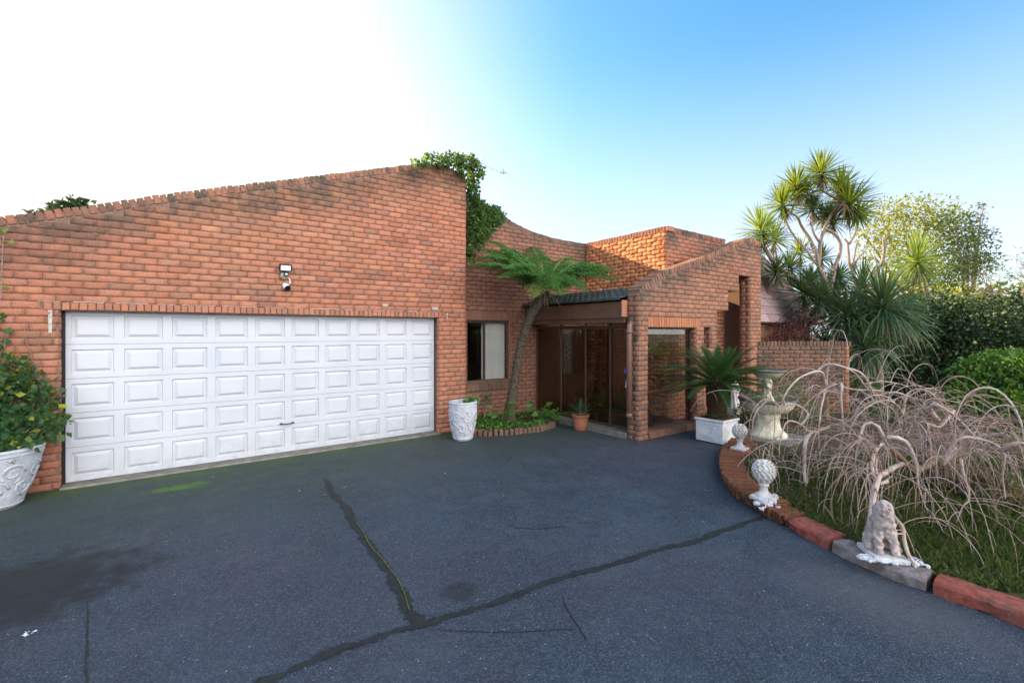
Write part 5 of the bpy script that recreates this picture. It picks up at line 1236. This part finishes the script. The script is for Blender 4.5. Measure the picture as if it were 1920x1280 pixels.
for tgt in ((1880, 450), (1855, 555), (1900, 400), (1940, 420), (1830, 570), (1900, 500)): grow(mb, fork, (P(*tgt, 14)-fork).normalized(), 1.15, .05, 0)
mb.build('trunk', M_BARKG, e)
tb = [p for p in tipsB if random.random() < .55]; PP = [p+Vector((random.gauss(0, .07), random.gauss(0, .07), random.gauss(0, .07))) for p in tb for _ in range(7)]
leaves('crown', PP, NR.normal(size=(len(PP), 3)), .07, leaf_mat('leaf_rusty', [(0, (.14, .08, .05)), (.5, (.2, .12, .07)), (1, (.14, .16, .06))], .35), e, .5, .2)

def bush(name, blobs, n, size, mat, label, cat, wr=.6, shell=.45, stems=True, centre=None):
    c = centre or blobs[0][0]; e = empty(name, (c[0], c[1], 0), label, cat)
    p, a = blob_pts(blobs, n, shell); leaves('foliage', p, a, NR.uniform(size*.6, size*1.3, n), mat, e, wr, .2)
    mb = MB()
    for (b, r_) in blobs[:14]:
        b = Vector(b); g0 = Vector((c[0], c[1], 0)) if n < 5000 else Vector((b.x+random.uniform(-.2, .2), b.y+random.uniform(-.2, .2), 0))
        for k in range(3): mb.tube([g0, g0.lerp(b, .6)+Vector((random.gauss(0, .1), random.gauss(0, .1), 0)), b+Vector((random.gauss(0, r_[0]*.4), random.gauss(0, r_[1]*.4), r_[2]*.5))], [.03, .02, .006], 5)
    mb.build('stems', M_BARKG, e); return e
def row(pxs, pys, t, r_): return [(P(x, y, t+random.uniform(-.4, .4)), (r_*random.uniform(.8, 1.2), r_*random.uniform(.8, 1.2), r_*random.uniform(.75, 1.05))) for x in pxs for y in pys]
bush('hedge', row(range(1660, 1800, 36), (600, 660, 730, 780), 12.4, .75)+row(range(1630, 1700, 35), (690, 760), 12.0, .55), 24000, .10, M_HEDGE, 'dark green hedge behind the bare tree, left of the flowering bush', 'hedge')
bush('hedge', row(range(1800, 2040, 40), (605, 670, 740, 790), 12.0, .85), 24000, .10, M_HEDGE, 'dark green hedge under the bare tree at the right edge', 'hedge')
bush('hedge', row(range(1770, 2100, 48), (575, 620), 15.5, 1.0), 9000, .13, M_YTREE, 'taller sunlit yellow green hedge along the back at the right', 'hedge', centre=P(1900, 600, 15.5))
bush('hedge', row(range(1590, 1960, 42), (610, 700, 770), 14.5, .95), 14000, .14, M_HEDGE, 'far dark shrubbery behind the yucca clump', 'hedge', centre=P(1700, 600, 15.5))
bush('red_shrub', [cl(1465, 620, 11.6, .42), cl(1500, 600, 11.7, .42), cl(1530, 605, 11.6, .36), cl(1490, 640, 11.3, .5), cl(1540, 635, 11.4, .45), cl(1445, 645, 11.3, .35), cl(1515, 590, 11.6, .28)], 4200, .05, M_REDL, 'dull red leaved shrub between the portico end and the yuccas', 'shrub', .5)
fb = [cl(1830, 705, 8.9, .42), cl(1865, 695, 8.8, .50), cl(1905, 695, 8.6, .55), cl(1850, 760, 8.7, .5), cl(1900, 760, 8.4, .55), cl(1810, 745, 8.8, .35), cl(1950, 720, 8.4, .6), cl(1890, 800, 8.3, .4)]
M_FBUSH = leaf_mat('leaf_bright', [(0, (.05, .14, .03)), (.5, (.10, .24, .04)), (1, (.24, .38, .06))], .35)  # lighter copy of the bush leaf, sun from above put into the colour
fe = bush('flowering_bush', fb, 7500, .085, M_FBUSH, 'bright green bush with small yellow orange flowers at the right edge', 'bush', .85)
mb = MB()
for (px, py) in ((1806, 690), (1820, 692), (1836, 687), (1848, 682), (1880, 678), (1848, 719), (1786, 719), (1836, 752), (1831, 764), (1912, 673), (1892, 670), (1860, 665), (1870, 730), (1900, 720)):
    c = P(px, py, 8.25 if px > 1800 else 8.4)
    for k in range(5):
        a_ = 6.283*k/5; d = Vector((math.cos(a_), math.sin(a_), .35)); s = Vector((-math.sin(a_), math.cos(a_), 0)); mb.add([c, c+d*.018+s*.012, c+d*.034, c+d*.018-s*.012], [(0, 1, 2, 3)])
mb.build('flower', M_FLOWER, fe)
bush('low_shrub', [cl(1650, 775, 9.6, .32), cl(1690, 790, 9.2, .3), cl(1620, 720, 10.8, .3), cl(1740, 790, 9.0, .3)], 1900, .07, M_BUSH, 'low green shrub with pale leaves at the foot of the dark hedge', 'shrub', .8)
bush('low_shrub', [cl(1405, 790, 8.9, .22), cl(1400, 770, 9.1, .22), cl(1420, 800, 8.7, .2), cl(1385, 790, 9.2, .18)], 1300, .045, M_HEDGE, 'small dark shrub between the sago palm and the fountain', 'shrub', .6)
bush('low_shrub', [cl(1485, 745, 9.3, .30), cl(1500, 770, 9.0, .3), cl(1475, 715, 9.6, .25), cl(1530, 770, 9.2, .28)], 1500, .05, M_BUSH, 'wispy green shrub growing behind the fountain against the low wall', 'shrub', .3)
bush('low_shrub', [cl(1765, 870, 5.6, .10), cl(1840, 930, 4.8, .12), cl(1890, 900, 4.8, .10)], 260, .04, M_VINE, 'tiny weeds with yellow flowers under the bare weeping tree', 'shrub', .8)
bush('dry_clump', [cl(1800, 900, 5.2, .25), cl(1850, 905, 5.0, .28), cl(1760, 880, 5.6, .25), cl(1890, 925, 4.7, .2)], 1300, .07, M_DEAD, 'clump of rust brown dead leaves under the weeping tree', 'dead leaves', .3, .2)
# planting on the far side of the drive, behind the photographer (mirrored in the glass)
bush('boundary_hedge', [(Vector((x, -9.5+random.uniform(-1, 1), z)), (1.5, 1.2, 1.3)) for x in range(-8, 22, 2) for z in (1.0, 2.4)], 9000, .25, M_HEDGE, 'tall boundary hedge across the drive, mirrored in the window glass', 'hedge', centre=Vector((6, -9.5, 0)))

# ---------------------------------------------------------------- weeping bare tree
wt = empty('weeping_tree', P(1790, 900, 5.2).xy.to_3d(), 'leafless weeping tree with a dome of pale drooping branches behind the kerb', 'tree')
def arch(px_pts, r0, r1, mb, sides=7): 
    pts = resample([P(*p) for p in px_pts], .05); n = len(pts)
    pts = [p+Vector((mnoise.noise(p*4), mnoise.noise(p*4+Vector((3, 3, 3))), mnoise.noise(p*4+Vector((9, 1, 4)))))*.018 for p in pts]
    mb.tube(pts, [(r0+(r1-r0)*i/(n-1))*(1+.15*mnoise.noise(p*14)) for i, p in enumerate(pts)], sides); return pts
mb = MB(); arcs = []
tb_ = P(1800, 905, 5.35); tb_.z = .03
pts = resample([tb_, P(1800, 890, 5.4), P(1760, 862, 5.5), P(1715, 835, 5.6), P(1690, 815, 5.65)], .05); mb.tube(pts, [.085-.03*i/len(pts) for i in range(len(pts))], 12)
pts = resample([P(1700, 822, 5.62), P(1640, 800, 5.8), P(1590, 797, 5.9), P(1560, 797, 6.0), P(1548, 775, 6.05), P(1549, 745, 6.05)], .05); mb.tube(pts, [.05-.02*i/len(pts) for i in range(len(pts))], 9); main1 = pts
pts = resample([P(1730, 845, 5.5), P(1745, 810, 5.2), P(1740, 785, 5.0), P(1765, 765, 4.9), P(1785, 770, 4.9)], .05); mb.tube(pts, [.045-.02*i/len(pts) for i in range(len(pts))], 9)
pts = resample([P(1755, 860, 5.4), P(1720, 880, 4.9), P(1690, 860, 4.6), P(1665, 835, 4.5), P(1655, 825, 4.5)], .05); mb.tube(pts, [.042-.022*i/len(pts) for i in range(len(pts))], 9)
pts = resample([P(1770, 865, 5.4), P(1840, 800, 5.2), P(1900, 790, 5.0), P(1950, 800, 4.8)], .05); mb.tube(pts, [.045-.02*i/len(pts) for i in range(len(pts))], 9)
mb.build('trunk', M_TRUNKW, wt, True)
mb = MB()
A_ = [ # pale arching boughs: lists of (px, py, depth)
 ([(1549, 745, 6.05), (1540, 700, 5.9), (1512, 702, 5.8), (1490, 715, 5.75), (1470, 745, 5.7), (1462, 790, 5.7)], .02, .010),
 ([(1549, 745, 6.05), (1547, 715, 6.0), (1555, 686, 5.9), (1590, 690, 5.8), (1620, 705, 5.75), (1640, 745, 5.7), (1655, 790, 5.6)], .024, .010),
 ([(1528, 705, 5.9), (1535, 692, 5.9), (1552, 683, 5.85), (1575, 686, 5.8), (1605, 700, 5.7), (1630, 730, 5.6)], .016, .008),
 ([(1548, 730, 6.0), (1545, 740, 5.7), (1538, 770, 5.6), (1535, 830, 5.5), (1540, 870, 5.5)], .016, .010),
 ([(1549, 740, 6.0), (1575, 718, 5.6), (1578, 760, 5.5), (1580, 820, 5.5), (1565, 880, 5.5)], .017, .010),
 ([(1545, 735, 6.0), (1560, 720, 5.9), (1600, 730, 5.8), (1660, 735, 5.7), (1720, 755, 5.5), (1760, 790, 5.4)], .016, .008),
 ([(1555, 800, 6.0), (1520, 810, 5.8), (1500, 795, 5.7), (1480, 790, 5.65), (1465, 810, 5.6), (1460, 860, 5.6)], .020, .009),
 ([(1500, 800, 5.7), (1515, 775, 5.7), (1490, 757, 5.7), (1462, 762, 5.7), (1452, 790, 5.7), (1448, 850, 5.7)], .014, .008),
 ([(1462, 762, 5.7), (1440, 752, 5.7), (1415, 780, 5.75), (1408, 830, 5.8)], .014, .007),
 ([(1520, 812, 5.7), (1510, 830, 5.5), (1508, 870, 5.4), (1512, 920, 5.3)], .026, .016),
 ([(1590, 797, 5.9), (1620, 760, 5.7), (1650, 755, 5.6), (1680, 775, 5.5), (1690, 820, 5.4)], .018, .008),
 ([(1655, 825, 4.5), (1645, 800, 4.55), (1620, 795, 4.6), (1608, 830, 4.6), (1604, 880, 4.6)], .020, .009),
 ([(1655, 825, 4.5), (1668, 818, 4.45), (1700, 830, 4.4), (1718, 870, 4.35), (1725, 920, 4.3), (1740, 960, 4.25)], .022, .010),
 ([(1655, 828, 4.5), (1640, 850, 4.35), (1637, 885, 4.2), (1642, 905, 4.1)], .018, .016),
 ([(1690, 868, 4.5), (1660, 885, 4.3), (1643, 903, 4.1), (1634, 940, 3.98), (1630, 985, 3.85), (1634, 1010, 3.75)], .022, .026),
 ([(1665, 900, 4.1), (1650, 905, 4.1), (1644, 870, 4.3), (1650, 855, 4.5)], .015, .012),
 ([(1665, 950, 3.95), (1690, 985, 3.75), (1697, 1010, 3.6), (1705, 1040, 3.48), (1718, 1058, 3.42)], .016, .013),
 ([(1785, 770, 4.9), (1760, 800, 4.7), (1735, 790, 4.7), (1712, 795, 4.75), (1695, 830, 4.75)], .022, .009),
 ([(1760, 790, 4.8), (1742, 765, 4.8), (1758, 760, 4.7), (1800, 790, 4.6), (1840, 830, 4.5)], .026, .010),
 ([(1790, 840, 4.6), (1768, 870, 4.4), (1790, 825, 4.3), (1810, 818, 4.25), (1850, 825, 4.2), (1880, 842, 4.1), (1880, 890, 4.1), (1882, 935, 4.1)], .022, .010),
 ([(1880, 842, 4.1), (1895, 832, 4.05), (1925, 832, 4.0), (1960, 860, 4.0)], .022, .012),
 ([(1800, 765, 4.9), (1815, 745, 4.7), (1845, 728, 4.5), (1870, 733, 4.4), (1895, 755, 4.3), (1912, 790, 4.2), (1925, 840, 4.15)], .017, .012),
 ([(1800, 860, 4.6), (1815, 940, 4.2), (1803, 950, 4.2), (1792, 985, 4.2)], .016, .008),
 ([(1700, 820, 5.5), (1690, 770, 5.3), (1665, 750, 5.2), (1630, 760, 5.2), (1600, 790, 5.2), (1585, 840, 5.2)], .016, .007),
 ([(1690, 800, 5.5), (1700, 740, 5.5), (1730, 730, 5.4), (1770, 760, 5.3), (1800, 810, 5.2)], .016, .007),
 ([(1620, 720, 5.8), (1660, 716, 5.8), (1700, 725, 5.7), (1740, 760, 5.6)], .010, .006),
 ([(1640, 745, 5.7), (1680, 735, 5.6), (1720, 750, 5.5), (1760, 748, 5.3), (1830, 765, 5.1), (1880, 800, 5.0)], .015, .007)]
for L_, r0, r1 in A_: arcs.append(arch(L_, r0*1.02, (r1*.45 if r1 < .0125 else r1), mb))
mb.build('bough', M_BOUGH, wt, True)
mb = MB()
def shoot(p, d, L, r_, pull, zmin=.06):
    n = 12; pts = [p]; d = d.normalized()
    for i in range(n):
        d = (d+Vector((random.gauss(0, .06), random.gauss(0, .06), -pull*(.35+i/n*.9)/n*3))).normalized(); q = pts[-1]+d*L/n
        if q.z < zmin or (q.z < .6 and not inpoly(q.x, q.y, gb)): break
        pts.append(q)
    if len(pts) > 3: mb.tube(pts, [r_*(1-.7*i/len(pts)) for i in range(len(pts))], 5, False)
    return pts
cen = P(1700, 860, 5.2); cen.z = .5; twigs = []
for arc in arcs+[main1]:
    nsh = 3 if px_of(arc[-1]) < 1500 else 9
    for k in range(nsh):
        i = random.randint(len(arc)//5, len(arc)-1); p = arc[i]; o_ = (p-cen); o_.z = 0; o_.normalize()
        d = o_*random.uniform(-.1, 1.0)+Vector((random.gauss(0, .5), random.gauss(0, .5), random.uniform(-.2, .9))); twigs.append(shoot(p, d, random.uniform(.4, 1.25), random.uniform(.0035, .0085), random.uniform(.9, 2.0)))
for tw_ in twigs[:]:
    if len(tw_) > 5:
        for k in range(2):
            p = tw_[random.randint(1, len(tw_)-2)]; shoot(p, Vector((random.gauss(0, 1), random.gauss(0, 1), random.uniform(-.3, .5))), random.uniform(.2, .7), .003, 1.6)
for k in range(250):   # filler shoots inside the dome
    p = P(random.uniform(1580, 1900), random.uniform(780, 860), random.uniform(4.5, 6.0)); shoot(p, Vector((random.gauss(0, 1), random.gauss(0, 1), random.uniform(0, .8))), random.uniform(.4, 1.0), random.uniform(.0025, .005), 1.5)
for k in range(45):    # low tangle round the finial
    p = f2+Vector((random.uniform(.12, .4), random.uniform(.1, .4), random.uniform(.25, .5))); shoot(p, Vector((random.gauss(-.3, 1), random.gauss(-.4, 1), random.uniform(0, .7))), random.uniform(.25, .55), .0035, 2.2, .14)
mb.build('shoots', M_TWIG, wt, True)

for o in list(sc.objects):
    if o.parent: continue
    b = o.name.split('.')[0]
    gnm = {'garden_finial': 'white pinecone finials on the kerb', 'carved_pot': 'white carved pots by the garage', 'terracotta_pot': 'clay pots at the entry', 'hedge': 'hedges beyond the garden',
           'leafy_tree': 'leafy trees beyond the hedge', 'low_shrub': 'low shrubs in the garden', 'leafy_plant': 'broad leaved plants in the fern bed', 'garden_statue': 'garden statues', 'yucca': 'yuccas without tall stems', 'white_rubble': 'plaster lumps on the kerb'}.get(b)
    if gnm: o['group'] = gnm
